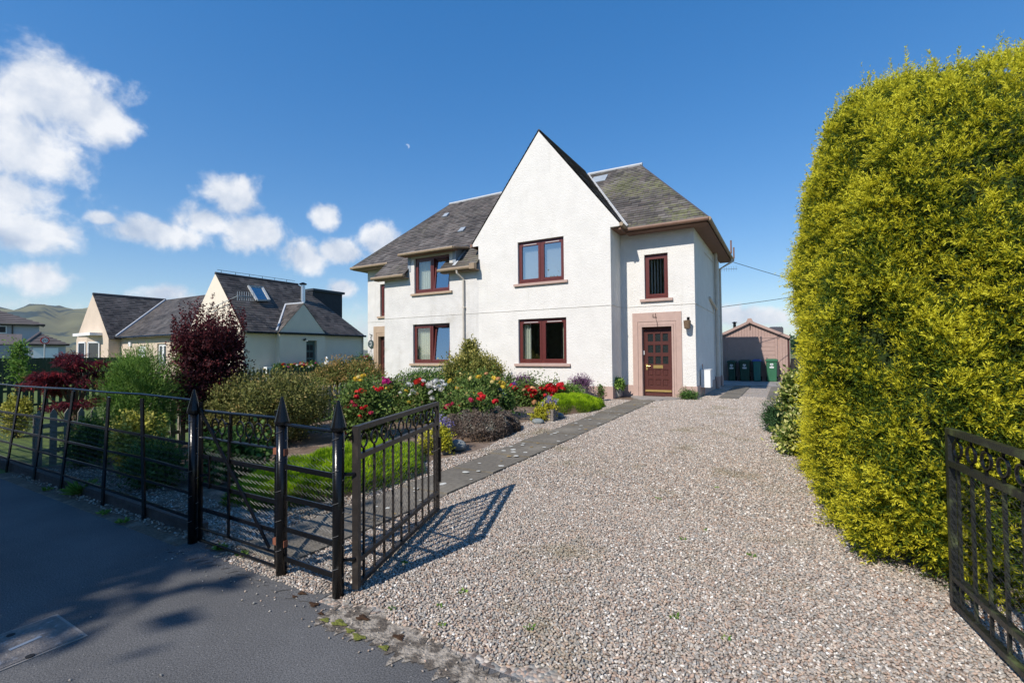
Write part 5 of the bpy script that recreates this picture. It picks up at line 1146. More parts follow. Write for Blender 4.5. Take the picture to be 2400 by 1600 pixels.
for i in range(n):
    m_ = 60; s = rng.random(m_)**1.15; base = np.array([cx+math.cos(a[i])*kk[i]*.9, cy+math.sin(a[i])*kk[i]*.9, z0+h*.72]); tp = np.array([cx+math.cos(a[i])*kk[i], cy+math.sin(a[i])*kk[i], top[i]])
    P = base+(tp-base)*s[:, None]+rng.normal(0, .012, (m_, 3)); Q.append(leaf_quads(P, unit(sphere(m_)*np.array([1, 1, .4])+np.array([0, 0, .6])), sphere(m_), rng.uniform(.028, .044, m_), rng.uniform(.018, .028, m_))); C.append(np.clip(.55+rng.normal(0, .2, m_), 0, 1))
o = mkquads('shoots', np.concatenate(Q), g_berb, t, rnd=np.concatenate(C)); o['kind'] = 'stuff'
# --- shrubs behind the fence
shrub('golden_shrub', 'low golden-leaved shrub just behind the iron fence', 268, 385, 968, 2.85, g_gold, 300, 12, .035, .022, .035, lumps=4)
shrub('dark_green_shrub', 'low dark green shrub behind the iron fence beside the picket fence', 160, 262, 985, 2.75, g_green, 260, 12, .035, .018, .04, lumps=4)
shrub('lime_shrub', 'small lime green shrub in front of the red maple', 2, 78, 930, 3.1, g_gold, 200, 12, .035, .02, .04, lumps=4)
shrub('ground_fern', 'low ferny ground plant behind the iron fence near the gate', 300, 425, 1048, 2.7, g_green, 260, 12, .05, .012, .05, lumps=4, cat='plant')
shrub('leafy_perennial', 'broad-leaved green plant beside the lime heather', 470, 620, 1020, 3.35, g_green, 200, 10, .06, .045, .05, lumps=5, cat='plant')
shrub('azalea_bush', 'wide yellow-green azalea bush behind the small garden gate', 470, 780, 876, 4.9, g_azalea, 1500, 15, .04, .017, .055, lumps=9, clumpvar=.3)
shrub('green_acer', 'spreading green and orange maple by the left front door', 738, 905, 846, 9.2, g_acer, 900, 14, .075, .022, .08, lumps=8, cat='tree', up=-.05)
shrub('dwarf_conifer', 'small green conifer tip behind the spreading maple', 812, 866, 838, 10.6, g_juni, 260, 12, .06, .02, .06, lumps=2)
shrub('box_bush', 'small rounded bright green bush at the foot of the spreading maple', 732, 762, 890, 8.2, g_broom, 160, 12, .03, .015, .04, lumps=2)
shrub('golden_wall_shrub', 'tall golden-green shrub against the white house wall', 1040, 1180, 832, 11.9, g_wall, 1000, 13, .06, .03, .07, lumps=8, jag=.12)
shrub('golden_spire_shrub', 'narrow golden leafy spire rising in front of the downpipe', 1083, 1122, 792, 12.3, g_wall, 260, 12, .06, .03, .06, lumps=2)
shrub('escallonia_bush', 'dense dark green bush under the left front window', 925, 1075, 868, 11.0, g_green, 900, 14, .04, .018, .06, lumps=7)
# --- heathers
def mound(name, label, cx, cy, rx, ry, h, m, n, L_, W_, jag=.25, rot=0., cat='heather', bumps=5, per=1):
    z0 = gz(cy); t = thing(name, label, cat, (cx, cy, z0)); a = rng.uniform(0, 2*math.pi, n); k = np.sqrt(rng.random(n)); ph = rng.uniform(0, 6, 8)
    edge = 1+.07*np.sin(3*a+ph[0])+.06*np.sin(5*a+ph[1])+.03*np.sin(11*a+ph[2])
    x = np.cos(a)*k*rx*edge; y = np.sin(a)*k*ry*edge
    X = cx+x*math.cos(rot)-y*math.sin(rot); Y = cy+x*math.sin(rot)+y*math.cos(rot)
    Z = z0+h*(1-k**3.2)**.55*(.82+.10*np.sin(X*9+ph[3])*np.sin(Y*8+ph[4])+.08*np.sin(X*21+ph[5])*np.sin(Y*19+ph[6]))
    Z = np.maximum(Z-np.abs(rng.normal(0, .02, n)), z0+.005)
    out = np.stack([(X-cx)/rx, (Y-cy)/ry, np.full(n, 0.9)], 1); out[:, :2] *= (k**2)[:, None]
    A = unit(out+sphere(n)*jag*1.3); c = np.clip(.5+.2*np.sin(X*13+ph[7])*np.sin(Y*12)+rng.normal(0, .16, n)-.25*(k > .93), 0, 1)
    P = np.stack([X, Y, Z], 1)-A*L_*.5
    o = mkquads('foliage', leaf_quads(P, A, sphere(n), L_*rng.uniform(.6, 1.3, n), np.full(n, W_)), m, t, rnd=c); o['kind'] = 'stuff'
    vs = [(cx, cy, z0+h*.62)]; nn = 28; fs = []
    for rr, hh in ((.5, .55), (.8, .38), (.93, .0)):
        for i in range(nn):
            aa = 2*math.pi*i/nn; xx, yy = math.cos(aa)*rx*rr, math.sin(aa)*ry*rr; vs.append((cx+xx*math.cos(rot)-yy*math.sin(rot), cy+xx*math.sin(rot)+yy*math.cos(rot), z0+h*hh))
    for i in range(nn):
        fs.append((0, 1+i, 1+(i+1) % nn))
        for j in range(2): fs.append((1+j*nn+i, 1+(j+1)*nn+i, 1+(j+1)*nn+(i+1) % nn, 1+j*nn+(i+1) % nn))
    mk('woody_base', vs, fs, M_twig, t); return t
mound('lime_heather', 'large lime green heather bed beside the path behind the garden gate', -4.66, 4.0, .74, 1.34, .38, g_heath, 44000, .075, .0075, .2, .05)
hc = G(1345, 962); mound('lime_heather', 'round bright lime green heather mound near the front wall', -4.62, 10.85, .72, 1.12, .40, g_heath, 30000, .075, .0085, .2)
bc = G(1135, 1020); mound('brown_heather', 'brownish grey heather mound beside the stone path', -4.83, 7.2, .66, .98, .48, g_brown, 26000, .042, .022, 1.1)
# --- golden yew beside the drive
ycx, ycy, yrx, yry, yb, yH = 1.62, 5.97, 1.46, 2.2, .8, 4.12
t = thing('golden_yew', 'huge clipped golden yew towering over the gravel drive', 'tree', (ycx, ycy, .05))
def yew_pt(a, z):
    s = np.clip((z-yb)/(yH-yb), 0, 1); sx = (1-s**5)**(1/5.); sy = (1-s**1.9)**(1/1.9); low = 1-.0*np.clip((yb-z)/yb, 0, 1)**1.5
    ca, sa = np.cos(a), np.sin(a); e = 2/3.6
    x = np.sign(ca)*np.abs(ca)**e; y = np.sign(sa)*np.abs(sa)**e
    wob = 1+.035*np.sin(3*a+z*2.1)+.025*np.sin(7*a-z*3.3)+.02*np.sin(13*a+z*5)
    return np.stack([ycx+yrx*sx*low*x*wob, ycy+yry*sy*low*y*wob+.0*z, z], -1)
NB = 90000; a = rng.uniform(0, 2*math.pi, NB); z = .05+(yH-.055)*rng.random(NB)
P = yew_pt(a, z); e_ = .004; Ta = (yew_pt(a+e_, z)-yew_pt(a-e_, z))/(2*e_); Tz = (yew_pt(a, np.minimum(z+e_, yH-1e-4))-yew_pt(a, z-e_))/(2*e_); cr_ = np.cross(Ta, Tz); ar = np.linalg.norm(cr_, axis=1); Nn = unit(cr_)
fl_ = (Nn*(P-np.array([ycx, ycy, 1.8]))).sum(1) < 0; Nn[fl_] *= -1
ok = (P[:, 1] < 8.4) & (P[:, 0] < 2.75) & ((Nn[:, 0] < .75) & (Nn[:, 1] < .4) | (P[:, 2] > 3.3))
ar = np.where(ok, np.minimum(ar, np.percentile(ar[ok], 99)), 0); sel = rng.choice(NB, 24000, replace=False, p=ar/ar.sum()); P, Nn = P[sel], Nn[sel]
cells = {}; pick = []                                # pads of shoots, spaced apart
for i in range(len(P)):
    d0 = .088+.05*((math.sin(P[i, 0]*5.1+P[i, 2]*3.3)+math.sin(P[i, 1]*4.7-P[i, 2]*4.1))*.25+.5); k = tuple((P[i]//.17).astype(int)); good = True
    for dx_ in (-1, 0, 1):
        for dy_ in (-1, 0, 1):
            for dz_ in (-1, 0, 1):
                for j in cells.get((k[0]+dx_, k[1]+dy_, k[2]+dz_), ()):
                    if ((P[i]-P[j])**2).sum() < d0*d0: good = False; break
                if not good: break
            if not good: break
        if not good: break
    if good: cells.setdefault(k, []).append(i); pick.append(i)
PU, NU = P[-4200:], Nn[-4200:]; P, Nn = P[pick], Nn[pick]; npd = len(P)
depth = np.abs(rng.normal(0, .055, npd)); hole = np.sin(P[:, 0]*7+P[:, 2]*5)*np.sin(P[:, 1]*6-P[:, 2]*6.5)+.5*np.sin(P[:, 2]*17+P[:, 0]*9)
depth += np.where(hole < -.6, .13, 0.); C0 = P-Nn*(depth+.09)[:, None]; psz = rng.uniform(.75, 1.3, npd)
SP, NE = 22, 16                                      # shoots in a pad, needles on a shoot
i1 = np.repeat(np.arange(npd), SP); k1 = len(i1)
ax = unit(Nn[i1]*.75+np.array([0, 0, .5])+sphere(k1)*.85); Ls = rng.uniform(.10, .165, k1)*psz[i1]; B0 = C0[i1]+rng.normal(0, .018, (k1, 3)); deep = depth[i1]
leader = (rng.random(k1) < .02); Ls[leader] *= 1.35; ax[leader] = unit(np.array([0, 0, 1.])+sphere(leader.sum())*.3)
topv = P[:, 2] > 3.3; tl = topv[i1] & (rng.random(k1) < .12); Ls[tl] *= 1.45; ax[tl] = unit(np.array([0, 0, 1.])+sphere(tl.sum())*.25)
i2 = np.repeat(np.arange(k1), NE); k2 = len(i2); s = rng.uniform(.22, 1, k2); base = B0[i2]+ax[i2]*(Ls[i2]*s)[:, None]
sd = unit(np.cross(ax[i2], sphere(k2))); A = unit(sd*.75+ax[i2]*.8)
Ln = rng.uniform(.024, .038, k2)*(1.15-.3*s)
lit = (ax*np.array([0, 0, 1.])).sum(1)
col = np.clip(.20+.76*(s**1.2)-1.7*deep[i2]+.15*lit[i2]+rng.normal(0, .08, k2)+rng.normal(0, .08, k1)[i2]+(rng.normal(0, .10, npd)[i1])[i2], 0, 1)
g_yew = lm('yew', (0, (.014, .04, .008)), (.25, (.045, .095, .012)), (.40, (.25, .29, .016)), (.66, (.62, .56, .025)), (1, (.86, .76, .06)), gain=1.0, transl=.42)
# greener growth underneath, then upright leaders along the top
ju = np.repeat(np.arange(len(PU)), 60); ku = len(ju); du = rng.uniform(.07, .17, len(PU)); bu = PU[ju]-NU[ju]*du[ju][:, None]+rng.normal(0, .04, (ku, 3))
QU = leaf_quads(bu, unit(NU[ju]*.5+np.array([0, 0, .3])+sphere(ku)*.9), sphere(ku), rng.uniform(.026, .042, ku), np.full(ku, .0085)); CU = np.clip(.28+rng.normal(0, .1, ku), 0, .5)
tp_ = P[(P[:, 2] > 3.0)]; tp_ = tp_[rng.choice(len(tp_), 90, replace=False)]; jl = np.repeat(np.arange(90), 70); kl = len(jl); sl2 = rng.random(kl); hl2 = rng.uniform(.10, .26, 90); dl = unit(np.array([0, 0, 1.])+sphere(90)*.22)
bl2 = tp_[jl]+dl[jl]*(hl2[jl]*sl2)[:, None]; al2 = unit(unit(np.cross(dl[jl], sphere(kl)))*.8+dl[jl]*.8)
QL = leaf_quads(bl2, al2, sphere(kl), rng.uniform(.025, .04, kl)*(1.15-.5*sl2), np.full(kl, .007)); CLd = np.clip(.62+.3*sl2+rng.normal(0, .07, kl), 0, 1)
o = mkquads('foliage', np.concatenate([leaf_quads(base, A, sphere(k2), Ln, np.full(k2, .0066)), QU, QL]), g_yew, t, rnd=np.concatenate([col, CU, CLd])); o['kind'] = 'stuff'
# dark woody core and trunks
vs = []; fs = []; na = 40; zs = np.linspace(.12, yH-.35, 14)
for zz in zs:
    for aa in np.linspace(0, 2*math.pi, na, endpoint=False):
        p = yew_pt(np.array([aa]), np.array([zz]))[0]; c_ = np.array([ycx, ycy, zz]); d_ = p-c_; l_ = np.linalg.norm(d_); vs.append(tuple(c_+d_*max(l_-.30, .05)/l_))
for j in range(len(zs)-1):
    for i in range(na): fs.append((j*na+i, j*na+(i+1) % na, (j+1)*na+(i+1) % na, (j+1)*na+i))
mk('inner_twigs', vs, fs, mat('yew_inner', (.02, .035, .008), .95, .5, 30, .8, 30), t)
b = MB()
for i in range(7): x, y = ycx+random.uniform(-.8, .6), ycy+random.uniform(-1.3, .5); b.tube([(x, y, -.05), (x+random.uniform(-.15, .15), y-.1, 1.4), (x+random.uniform(-.4, .4), y-.3, 3.2)], [.07, .055, .03], 7)
b.build('trunk', mat('yew_bark', (.13, .055, .04), .9, .3, 20, .5, 40), t, kind='stuff')
M_litter = mat('yew_litter', (.30, .13, .05), .95, .35, 40, .7, 60)
vs = [(ycx-.62+.75*math.cos(q)*(1+.15*math.sin(5*q)), 3.82+.30*math.sin(q)*(1+.2*math.sin(4*q)), .008) for q in np.linspace(0, 2*math.pi, 40, endpoint=False)]
mk('needle_litter', vs, [tuple(range(40))], M_litter)['kind'] = 'structure'
# --- euonymus and juniper beyond the yew
shrub('variegated_euonymus', 'cream and green variegated shrub tucked behind the golden yew', 1838, 1905, 868, 9.3, g_varieg, 330, 10, .06, .035, .06, lumps=5)
shrub('variegated_euonymus', 'low variegated shoots at the foot of the golden yew', 1828, 1900, 985, 7.6, g_varieg, 130, 10, .055, .03, .05, lumps=3)
shrub('juniper', 'low dark green juniper spreading over the gravel by the variegated shrub', 1790, 1870, 948, 9.4, g_juni, 420, 14, .05, .008, .05, lumps=5, up=.1)
# --- small plants by the door
shrub('thyme_clump', 'low green clump growing in gravel at the corner by the front door', 1588, 1638, 917, 14.05, g_green, 160, 12, .03, .014, .03, lumps=3, cat='plant')
# --- weeds along the fence and in the gravel
def weed(u, v, r, label, m=g_broom, h=.1, n=70, grp=None):
    p = G(u, v); t = thing('weed', label, 'weed', p, grp); a = rng.uniform(0, 6.28, n); d = unit(np.stack([np.cos(a), np.sin(a), rng.uniform(.25, 1.3, n)], 1)); P = np.array(p)+d*np.array([r, r, h])*rng.random((n, 1))*.6
    o = mkquads('leaves', leaf_quads(P, d, sphere(n), rng.uniform(.3, .8, n)*r, rng.uniform(.012, .022, n)), m, t, rnd=np.clip(.5+rng.normal(0, .2, n), 0, 1)); o['kind'] = 'stuff'
weed(192, 1158, .17, 'large green weed growing at the foot of the iron fence', h=.2, n=420)
for (u, v) in ((880, 1338), (948, 1322), (1085, 1392), (1030, 1425), (920, 1430), (1035, 1470), (1240, 1475), (1700, 1500), (1580, 1450), (1650, 1245), (1600, 1265), (1762, 1305), (1545, 1170), (1680, 1145)): weed(u, v, .03+.015*random.random(), 'tiny green weed sprouting through the drive gravel', h=.03, n=16, grp='weeds in the gravel')
for (u, v) in ((520, 1288), (570, 1305), (245, 1205), (290, 1225), (110, 1150)): weed(u, v, .06, 'small weed tuft at the edge of the tarmac by the fence', h=.06, n=50, grp='weeds along the fence')
M_moss = mat('moss', (.14, .15, .03), .95, .4, 60, .6, 80); M_mossb = mat('brown_moss', (.05, .025, .012), .95, .4, 60, .6, 80)
def patch(name, m, u, v, r, seed):
    p = G(u, v); rr = random.Random(seed); n = 20; ph = rr.uniform(0, 6); vs = [(p.x+r*(1+.3*math.sin(3*a+ph)+.2*math.sin(7*a))*math.cos(a), p.y+r*.6*(1+.3*math.sin(3*a+ph))*math.sin(a), p.z+.009) for a in np.linspace(0, 2*math.pi, n, endpoint=False)]
    o = mk(name, vs+[(p.x, p.y, p.z+.014)], [(i, (i+1) % n, n) for i in range(n)], m); o['kind'] = 'structure'
for i, (u, v, r) in enumerate(((735, 1418, .035), (708, 1392, .03), (690, 1400, .02), (752, 1440, .02), (850, 1450, .04), (935, 1495, .035))): patch('brown_moss', M_mossb, u, v, r, i)
for i, (u, v, r) in enumerate(((762, 1455, .03), (795, 1462, .045), (840, 1495, .04), (900, 1520, .03), (820, 1480, .03))): patch('green_moss', M_moss, u, v, r, 50+i)
# lichen spots on the path
for i in range(60):
    y = random.uniform(3.0, 12.5); x = random.uniform(-3.68, -3.16); r = random.uniform(.012, .045); n = 10
    o = mk('lichen_spot', [(x+r*math.cos(a)*random.uniform(.7, 1.2), y+r*math.sin(a)*random.uniform(.7, 1.2), gz(y)+.0295) for a in np.linspace(0, 6.28, n, endpoint=False)], [tuple(range(n))], M_lichen if random.random() < .75 else M_lichenO, path); o['kind'] = 'stuff'

# ================================================================== ROSES
def bloom_mesh(name, m, n=26):
    Q = []; C = []
    for i in range(n):
        k = i/n; a = i*2.4; el = 1.35-1.25*k; d = np.array([math.cos(a)*math.cos(el), math.sin(a)*math.cos(el), math.sin(el)]); tn = np.array([-math.sin(a), math.cos(a), 0]); upv_ = np.cross(d, tn)
        c = d*(.35+.45*k); w_ = .34+.22*k
        Q.append([c-upv_*w_*.7*0-tn*w_*.6-upv_*w_*.6, c+tn*w_*.6-upv_*w_*.6, c+tn*w_*.5+upv_*w_*.7+d*.25, c-tn*w_*.5+upv_*w_*.7+d*.25]); C.append(random.random())
    return np.array(Q), C
ROSE = {}
def rosemat(nm, c): return rampmat('petal_'+nm, [(0, tuple(k*.6 for k in c)), (1, tuple(min(1, k*1.2) for k in c))], .6, .3, .3)
for nm, c in dict(red=(.55, .012, .02), pink=(.62, .05, .12), magenta=(.6, .03, .25), yellow=(.85, .60, .06), pale=(.85, .70, .30), peach=(.80, .45, .22), white=(.86, .84, .80), blue=(.28, .40, .66), scarlet=(.65, .035, .02), purple=(.22, .08, .4)).items(): ROSE[nm] = rosemat(nm, c)
BM = {}
def bloom(parent, p, r, nm):
    if nm not in BM:
        Q, C = bloom_mesh('bloom', None); me = bpy.data.meshes.new('bloom'); n = len(Q); me.from_pydata(Q.reshape(-1, 3).tolist(), [], [tuple(range(4*i, 4*i+4)) for i in range(n)])
        a = me.attributes.new('rnd', 'FLOAT', 'FACE'); a.data.foreach_set('value', np.array(C, dtype=np.float32)); me.materials.append(ROSE[nm]); BM[nm] = me
    o = bpy.data.objects.new('bloom', BM[nm]); link(o); o.parent = parent; ORG[o.name] = ORG[parent.name]
    o.location = Vector(p)-ORG[parent.name]; o.scale = (r, r, r*.9); o.rotation_euler = (random.uniform(.2, .9), random.uniform(-.4, .4), random.uniform(0, 6.28))
def rose(label, u0, u1, vtop, Y, blooms, m=g_rose, name='rose_bush', cat='rose bush', leafL=.05, n=420, group='rose bushes'):
    t, bl, (cx, cy, z0, r, h) = shrub(name, label, u0, u1, vtop, Y, m, n, 10, leafL, leafL*.62, .06, lumps=6, cat=cat, group=group, jag=.12, depth=.8)
    for (u, v, nm, px_) in blooms:
        yy = Y-r*.45-random.uniform(0, .2); p = onY(u, v, yy); bloom(t, p, px_*.5*yy/CF*1.42, nm)
    return t
rose('rose bush with red and pink blooms behind the driveway gate', 795, 915, 905, 5.9, [(838, 921, 'scarlet', 17), (847, 915, 'red', 15), (835, 931, 'red', 15), (854, 920, 'scarlet', 14), (884, 915, 'red', 16), (893, 911, 'red', 14), (878, 909, 'scarlet', 12), (812, 955, 'pink', 16), (826, 944, 'pink', 16), (833, 951, 'pink', 15), (848, 957, 'red', 13), (857, 953, 'red', 11), (860, 969, 'red', 15), (869, 968, 'pink', 13), (843, 977, 'scarlet', 14), (806, 1012, 'red', 16), (832, 1015, 'red', 14)], n=520)
rose('rose bush with a yellow bloom cluster before the green maple', 805, 885, 880, 7.2, [(834, 889, 'yellow', 16), (842, 884, 'pale', 15), (851, 882, 'yellow', 15), (846, 892, 'yellow', 13)], n=260)
rose('rose bush with one magenta bloom and small yellow ones', 880, 950, 893, 7.6, [(904, 895, 'magenta', 21), (914, 897, 'magenta', 12), (908, 912, 'yellow', 13), (916, 907, 'yellow', 12), (898, 886, 'magenta', 8)], n=260)
rose('rose bush covered in white blooms with a few red ones', 935, 1052, 893, 7.7, [(957, 901, 'white', 14), (966, 903, 'white', 13), (968, 919, 'white', 17), (963, 926, 'white', 14), (940, 921, 'white', 12), (1006, 903, 'white', 18), (1014, 898, 'white', 15), (1021, 894, 'white', 15), (1035, 896, 'white', 14), (1042, 902, 'white', 13), (1028, 907, 'white', 15), (1034, 913, 'white', 14), (1017, 909, 'white', 13), (1010, 920, 'white', 13), (1013, 934, 'white', 14), (992, 893, 'white', 11), (978, 896, 'scarlet', 18), (985, 892, 'red', 14), (994, 902, 'red', 14), (952, 917, 'yellow', 12), (959, 944, 'yellow', 13), (965, 947, 'yellow', 11), (945, 912, 'white', 9)], n=520)
rose('rose bush with scattered yellow and peach blooms', 1050, 1185, 884, 8.4, [(1055, 893, 'yellow', 13), (1074, 911, 'yellow', 17), (1103, 888, 'pale', 14), (1122, 884, 'yellow', 13), (1158, 888, 'yellow', 15), (1154, 895, 'pale', 11), (1168, 888, 'peach', 11), (1176, 901, 'yellow', 18), (1178, 908, 'yellow', 12), (1093, 923, 'pale', 16), (1101, 920, 'peach', 12), (1110, 925, 'yellow', 13), (1140, 876, 'peach', 9), (1079, 876, 'pale', 7)], n=560)
rose('low rose bush with coral red blooms behind the brown heather', 1025, 1150, 925, 7.3, [(1103, 938, 'pink', 14), (1049, 954, 'pink', 19), (1061, 946, 'pink', 10), (1124, 927, 'red', 14), (1130, 932, 'red', 15), (1122, 937, 'red', 14), (1134, 929, 'red', 11), (1161, 942, 'red', 15), (1074, 951, 'scarlet', 8), (1128, 923, 'scarlet', 9)], n=420)
rose('blue hydrangea bush among the roses', 1110, 1200, 908, 8.9, [(1122, 914, 'blue', 13), (1130, 917, 'blue', 11), (1137, 906, 'blue', 13), (1150, 910, 'blue', 14), (1158, 913, 'blue', 12), (1171, 915, 'blue', 13), (1168, 924, 'blue', 11), (1176, 929, 'blue', 10), (1181, 923, 'blue', 10)], m=g_green, name='hydrangea', cat='hydrangea', leafL=.07, n=300, group=None)
rose('rose bush with deep red blooms under the right front window', 1188, 1262, 905, 11.0, [(1199, 907, 'red', 17), (1206, 911, 'red', 16), (1204, 917, 'red', 12), (1205, 901, 'purple', 12), (1236, 908, 'red', 11), (1242, 914, 'red', 12), (1248, 910, 'peach', 11), (1253, 919, 'red', 12), (1228, 914, 'peach', 9), (1246, 927, 'red', 11), (1232, 925, 'red', 9), (1253, 943, 'peach', 12)], n=330)
rose('rose bush with large crimson blooms beside the lime heather mound', 1255, 1325, 902, 11.5, [(1290, 911, 'red', 21), (1298, 915, 'red', 17), (1285, 907, 'red', 13), (1313, 904, 'red', 18), (1317, 911, 'red', 14), (1263, 917, 'peach', 11), (1268, 910, 'red', 11), (1279, 928, 'red', 13), (1294, 928, 'red', 11), (1271, 937, 'scarlet', 14), (1275, 913, 'red', 11)], n=300)
rose('leggy rose with bare upright shoots by the white wall', 1225, 1262, 872, 12.3, [], n=40, group=None)
rose('thin leafy sucker rising against the white wall', 1180, 1206, 876, 12.0, [], n=40, group=None)
shrub('edging_shrub', 'yellow-green shrub between the crimson rose and the wooden planter', 1310, 1362, 905, 12.0, g_broom, 220, 12, .045, .02, .05, lumps=4)
shrub('thin_sapling', 'thin bare-stemmed seedling by the corner of the front wall', 1400, 1416, 898, 12.6, g_rose, 26, 8, .04, .02, .04, lumps=2, cat='plant')
# hanging pot flowers and bungalow trough flowers
t, hp = HPOT; foliage(t, g_rose, [(hp.x, hp.y, hp.z+.16, .2, .2, .1)], 60, 10, .05, .03, .04, name='leaves')
for i in range(26): bloom(t, (hp.x+random.uniform(-.24, .24), hp.y+random.uniform(-.2, .1), hp.z+random.uniform(.1, .28)), .04, random.choice(['pink', 'magenta', 'magenta', 'pink', 'white']))
foliage(PLANTER, g_green, [(-22.1, y, .85, .25, .35, .2) for y in np.arange(14.8, 17, .4)], 160, 10, .07, .04, .06, name='leaves')
for i in range(46): bloom(PLANTER, (-22.0+random.uniform(-.2, .25), random.uniform(14.6, 17), random.uniform(.85, 1.12)), .075, random.choice(['red', 'scarlet', 'yellow', 'pink', 'white', 'peach', 'magenta']))

# ================================================================== POTS, PLANTERS, BOULDERS
def potplant(parent, c, r, h, m, n=60, L_=.05, W_=.03): foliage(parent, m, [(c[0], c[1], c[2], r, r, h)], n, 10, L_, W_, .035, name='leaves')
p = onY(1441, 930, 13.75); p.z = gz(13.75); t = thing('stone_pot', 'mottled white stone pot with a green succulent by the front door', 'plant pot', p)
MB().lathe(p, [(.15, 0), (.19, .06), (.21, .2), (.2, .29), (.17, .29), (.16, .25)], 20).build('pot', mat('mottled_pot', (.42, .40, .36), .95, .3, 25, .7, 40, col2=(.2, .19, .17), c2scale=18), t)
potplant(t, (p.x+.02, p.y, p.z+.38), .2, .13, g_broom, 50, .09, .035)
p = onY(1362, 935, 12.7); p.z = gz(12.7); t = thing('barrel_planter', 'grey slatted wooden tub planted with purple heather by the wall', 'planter', p)
for i in range(18):
    a = 2*math.pi*i/18; Mx = Matrix.Translation(p) @ Matrix.Rotation(a, 4, 'Z'); MB(Mx).box(.165, .19, -.03, .03, 0, .40).build('stave', M_wood, t)
MB().ring((p.x, p.y, p.z+.39), (1, 0, 0), (0, 1, 0), .19, .018, 20, 6).build('rim', M_wood, t); MB().lathe((p.x, p.y, p.z), [(.16, .02), (.16, .34)], 16).build('soil', M_soil, t)
potplant(t, (p.x, p.y, p.z+.5), .25, .14, g_purp, 80, .06, .012)
p = onY(1223, 922, 11.9); p.z = gz(11.9); t = thing('blue_pot', 'glazed blue pot of purple flowers among the roses', 'plant pot', p)
MB().lathe(p, [(.10, 0), (.13, .1), (.14, .34), (.155, .36), (.155, .40), (.12, .40)], 18).build('pot', mat('blue_glaze', (.02, .12, .42), .2, .1, 4, spec=.6), t); potplant(t, (p.x, p.y, p.z+.55), .2, .14, g_purp, 60, .055, .012)
def basket_planter(u, v, w_, h_, label, drape):
    p = G(u, v); t = thing('basket_planter', label, 'planter', p); m = mat('cast_basket', (.27, .235, .205), .95, .2, 25, .5, 50)
    MB().box(p.x-w_/2+.012, p.x+w_/2-.012, p.y+.012, p.y+w_-.012, p.z, p.z+h_-.012).build('body', m, t)
    for j in range(6):
        for i in range(5):
            x = p.x-w_/2+w_*i/5; z = p.z+h_*j/6; off = .006 if (i+j) % 2 else 0
            MB().box(x+.004, x+w_/5-.004, p.y-off, p.y+.014, z+.003, z+h_/6-.003).build('weave', m, t)
            MB().box(p.x+w_/2-.014, p.x+w_/2+off, p.y+w_*i/5+.004, p.y+w_*(i+1)/5-.004, z+.003, z+h_/6-.003).build('weave', m, t)
    foliage(t, g_trail, [(p.x-.02, p.y+w_/2, p.z+h_+.02, w_*.55, w_*.55, .06), (p.x-w_*.5, p.y+.05, p.z+h_*.55, .1, .12, h_*.5)]+drape(p), 150, 10, .035, .02, .03, name='leaves')
    foliage(t, rampmat('lobelia', [(0, (.14, .12, .28)), (1, (.42, .36, .62))], .7, .3), [(p.x-.05, p.y+w_*.8, p.z+h_+.1, w_*.4, w_*.3, .05)], 60, 9, .025, .02, .03, name='flowers')
basket_planter(1284, 988, .24, .26, 'grey woven-effect square planter with trailing yellow plant by the lime heather', lambda p: [(p.x-.2, p.y-.02, p.z+.12, .09, .1, .13)])
basket_planter(1024, 1064, .22, .27, 'grey woven-effect planter with yellow trailing plant behind the open gate', lambda p: [(p.x+.13, p.y+.02, p.z+.2, .07, .08, .12), (p.x-.15, p.y-.05, p.z+.1, .1, .1, .1)])
def boulder(u, v, a, b_, h, label, seed):
    p = G(u, v); r = np.random.default_rng(seed); n, m_ = 18, 9; vs = []; fs = []; ph = r.uniform(0, 6, 4)
    for j in range(m_+1):
        th = math.pi*j/m_
        for i in range(n):
            q = 2*math.pi*i/n; k = 1+.07*math.sin(2*q+ph[0])+.06*math.sin(3*q+2*th+ph[1])+.04*math.sin(5*q+ph[2]); vs.append((p.x+a*k*math.sin(th)*math.cos(q), p.y+b_*k*math.sin(th)*math.sin(q)+b_*.5, p.z+h*.42+h*.58*math.cos(th)))
    for j in range(m_):
        for i in range(n): fs.append((j*n+i, (j+1)*n+i, (j+1)*n+(i+1) % n, j*n+(i+1) % n))
    tagit(mk('boulder', vs, fs, M_stone, None, p, True), label, 'boulder', 'grey boulders edging the bed')
boulder(1068, 1056, .145, .11, .165, 'rounded blue-grey boulder between the woven planter and brown heather', 1)
boulder(1259, 994, .125, .09, .115, 'flat oval grey boulder in front of the woven planter', 2)
boulder(1308, 981, .12, .09, .13, 'grey boulder between the woven planter and lime heather mound', 3)

# ================================================================== TREES
def big_tree(name, label, x, y, h, rx, ry, zc, rz, m, n, leaf, seed, group=None, lump=12):
    random.seed(seed); z0 = gz(y) if abs(x) < 140 else -.1; t = thing(name, label, 'tree', (x, y, z0), group)
    bl = [(x, y, zc, rx*.75, ry*.75, rz*.8)]
    for i in range(lump):
        a = 6.28*i/lump*1.6; e = random.uniform(-.7, .9); k = random.uniform(.5, .72); s = random.uniform(.34, .5); ce = math.sqrt(max(0, 1-e*e*.6)); bl.append((x+rx*k*math.cos(a)*ce, y+ry*k*math.sin(a)*ce, zc+rz*.62*e, rx*s, ry*s, rz*s*.8))
    b = MB(); b.tube([(x, y, z0-.1), (x+.1, y, zc*.5), (x, y, zc+rz*.3)], [h*.028, h*.02, h*.008], 9)
    for q in bl[1:]: b.tube([(x, y, zc-rz*.6), ((x+q[0])/2, (y+q[1])/2, (zc-rz*.3+q[2])/2), q[:3]], [h*.011, h*.007, h*.003], 6)
    b.build('trunk', M_bark, t); foliage(t, m, bl, n, 12, leaf, leaf*.6, leaf*1.5, up=.1, name='crown', jag=.25, shell=.3); return t
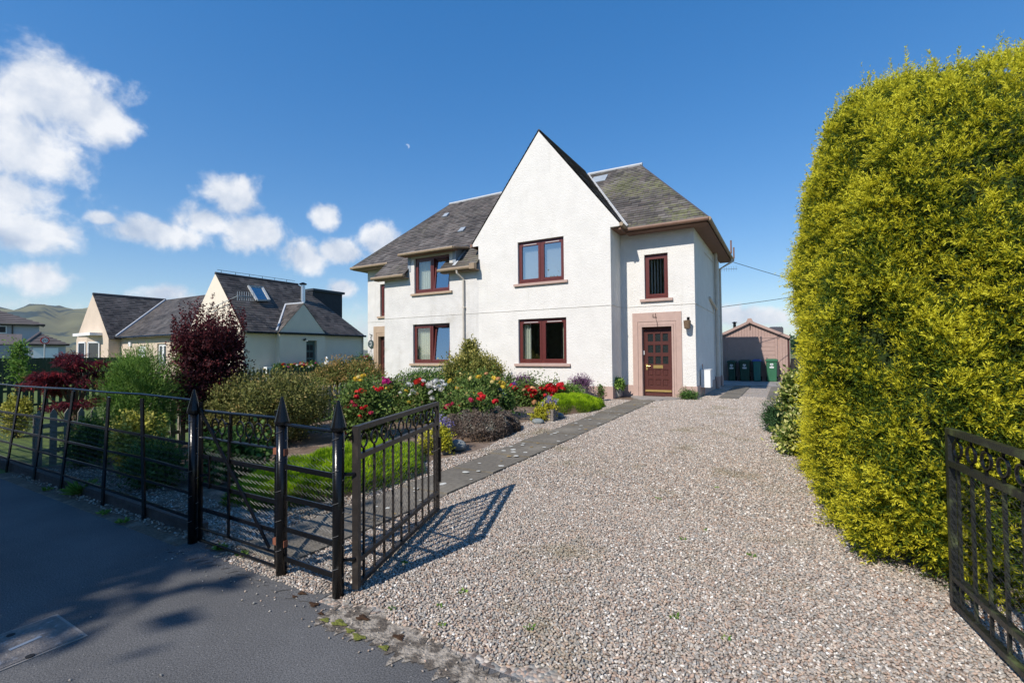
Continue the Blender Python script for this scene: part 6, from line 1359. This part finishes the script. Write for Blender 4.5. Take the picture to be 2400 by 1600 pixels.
g_tree = lm('tree', (0, (.012, .028, .008)), (.5, (.035, .075, .018)), (1, (.08, .13, .035)))
big_tree('street_tree', 'broad leafy tree across the street shading the pavement and fence', -8.75, -8.3, 9.6, 3.7, 3.2, 5.4, 3.6, g_tree, 4600, .26, 5, 'trees across the street')
for i, (x, y, h, lab) in enumerate(((-16.5, -11.5, 8.2, 'rounded tree across the street opposite the gable'), (-24.5, -12.5, 6.0, 'smaller tree across the street opposite the bungalow'), (-2.5, -18, 8.5, 'tree set back across the street opposite the drive'), (8, -16, 8.5, 'tree across the street beyond the drive'))):
    big_tree('street_tree', lab, x, y, h, 3.4, 3.0, h*.55, h*.42, g_tree, 1100, .3, 20+i, 'trees across the street')
random.seed(9)
hg = thing('clipped_hedge', 'long dark clipped hedge along the far side of the street', 'hedge', (-14, -13.5, 0))
foliage(hg, g_tree, [(x, -13.5, 1.9, 1.6, .9, 1.9) for x in np.arange(-26, 12, 1.6)], 2400, 10, .22, .15, .2, name='foliage', zmin=.05)
# sapling at the left
p = far(45, 880, 20.); t = thing('sapling', 'slender young tree with a thin pale trunk by the board fence', 'tree', (p.x, p.y, gz(p.y)))
MB().tube([(p.x, p.y, 0), (p.x+.02, p.y, 1.9)], [.03, .012], 6).build('trunk', mat('pale_bark', (.35, .3, .24), .9), t)
foliage(t, g_broom, [(p.x+.05*math.sin(i*2), p.y, 1.0+.27*i, .17-.03*abs(i-1.2), .17, .2) for i in range(4)], 60, 9, .06, .035, .07, name='crown', jag=.08)
# dark woodland far to the right of the garage, and a hedge line behind the houses
random.seed(3)
for i in range(9):
    a = R(-1.5-1.0*i+random.uniform(-.3, .3)); D = 210+random.uniform(-15, 25)
    big_tree('woodland_tree', 'dark distant tree beyond the field past the garage', -math.sin(a)*D, math.cos(a)*D, 8, 5.5, 5.5, 3.6+random.uniform(-.8, .8), 3.8, g_juni, 160, .75, 60+i, 'distant trees', 6)

# ================================================================== AIR
hz = MB().box(-7000, 7000, -7000, 7000, -1.2, 240).build('haze', None); hz['kind'] = 'stuff'
hm = bpy.data.materials.new('haze_air'); hm.use_nodes = True; t_ = hm.node_tree; t_.nodes.clear(); ho = nd(t_, 'ShaderNodeOutputMaterial'); pv = nd(t_, 'ShaderNodeVolumePrincipled')
pv.inputs['Color'].default_value = (.80, .88, 1, 1); pv.inputs['Density'].default_value = .00007; pv.inputs['Anisotropy'].default_value = .2; t_.links.new(pv.outputs[0], ho.inputs['Volume']); hz.data.materials.append(hm)
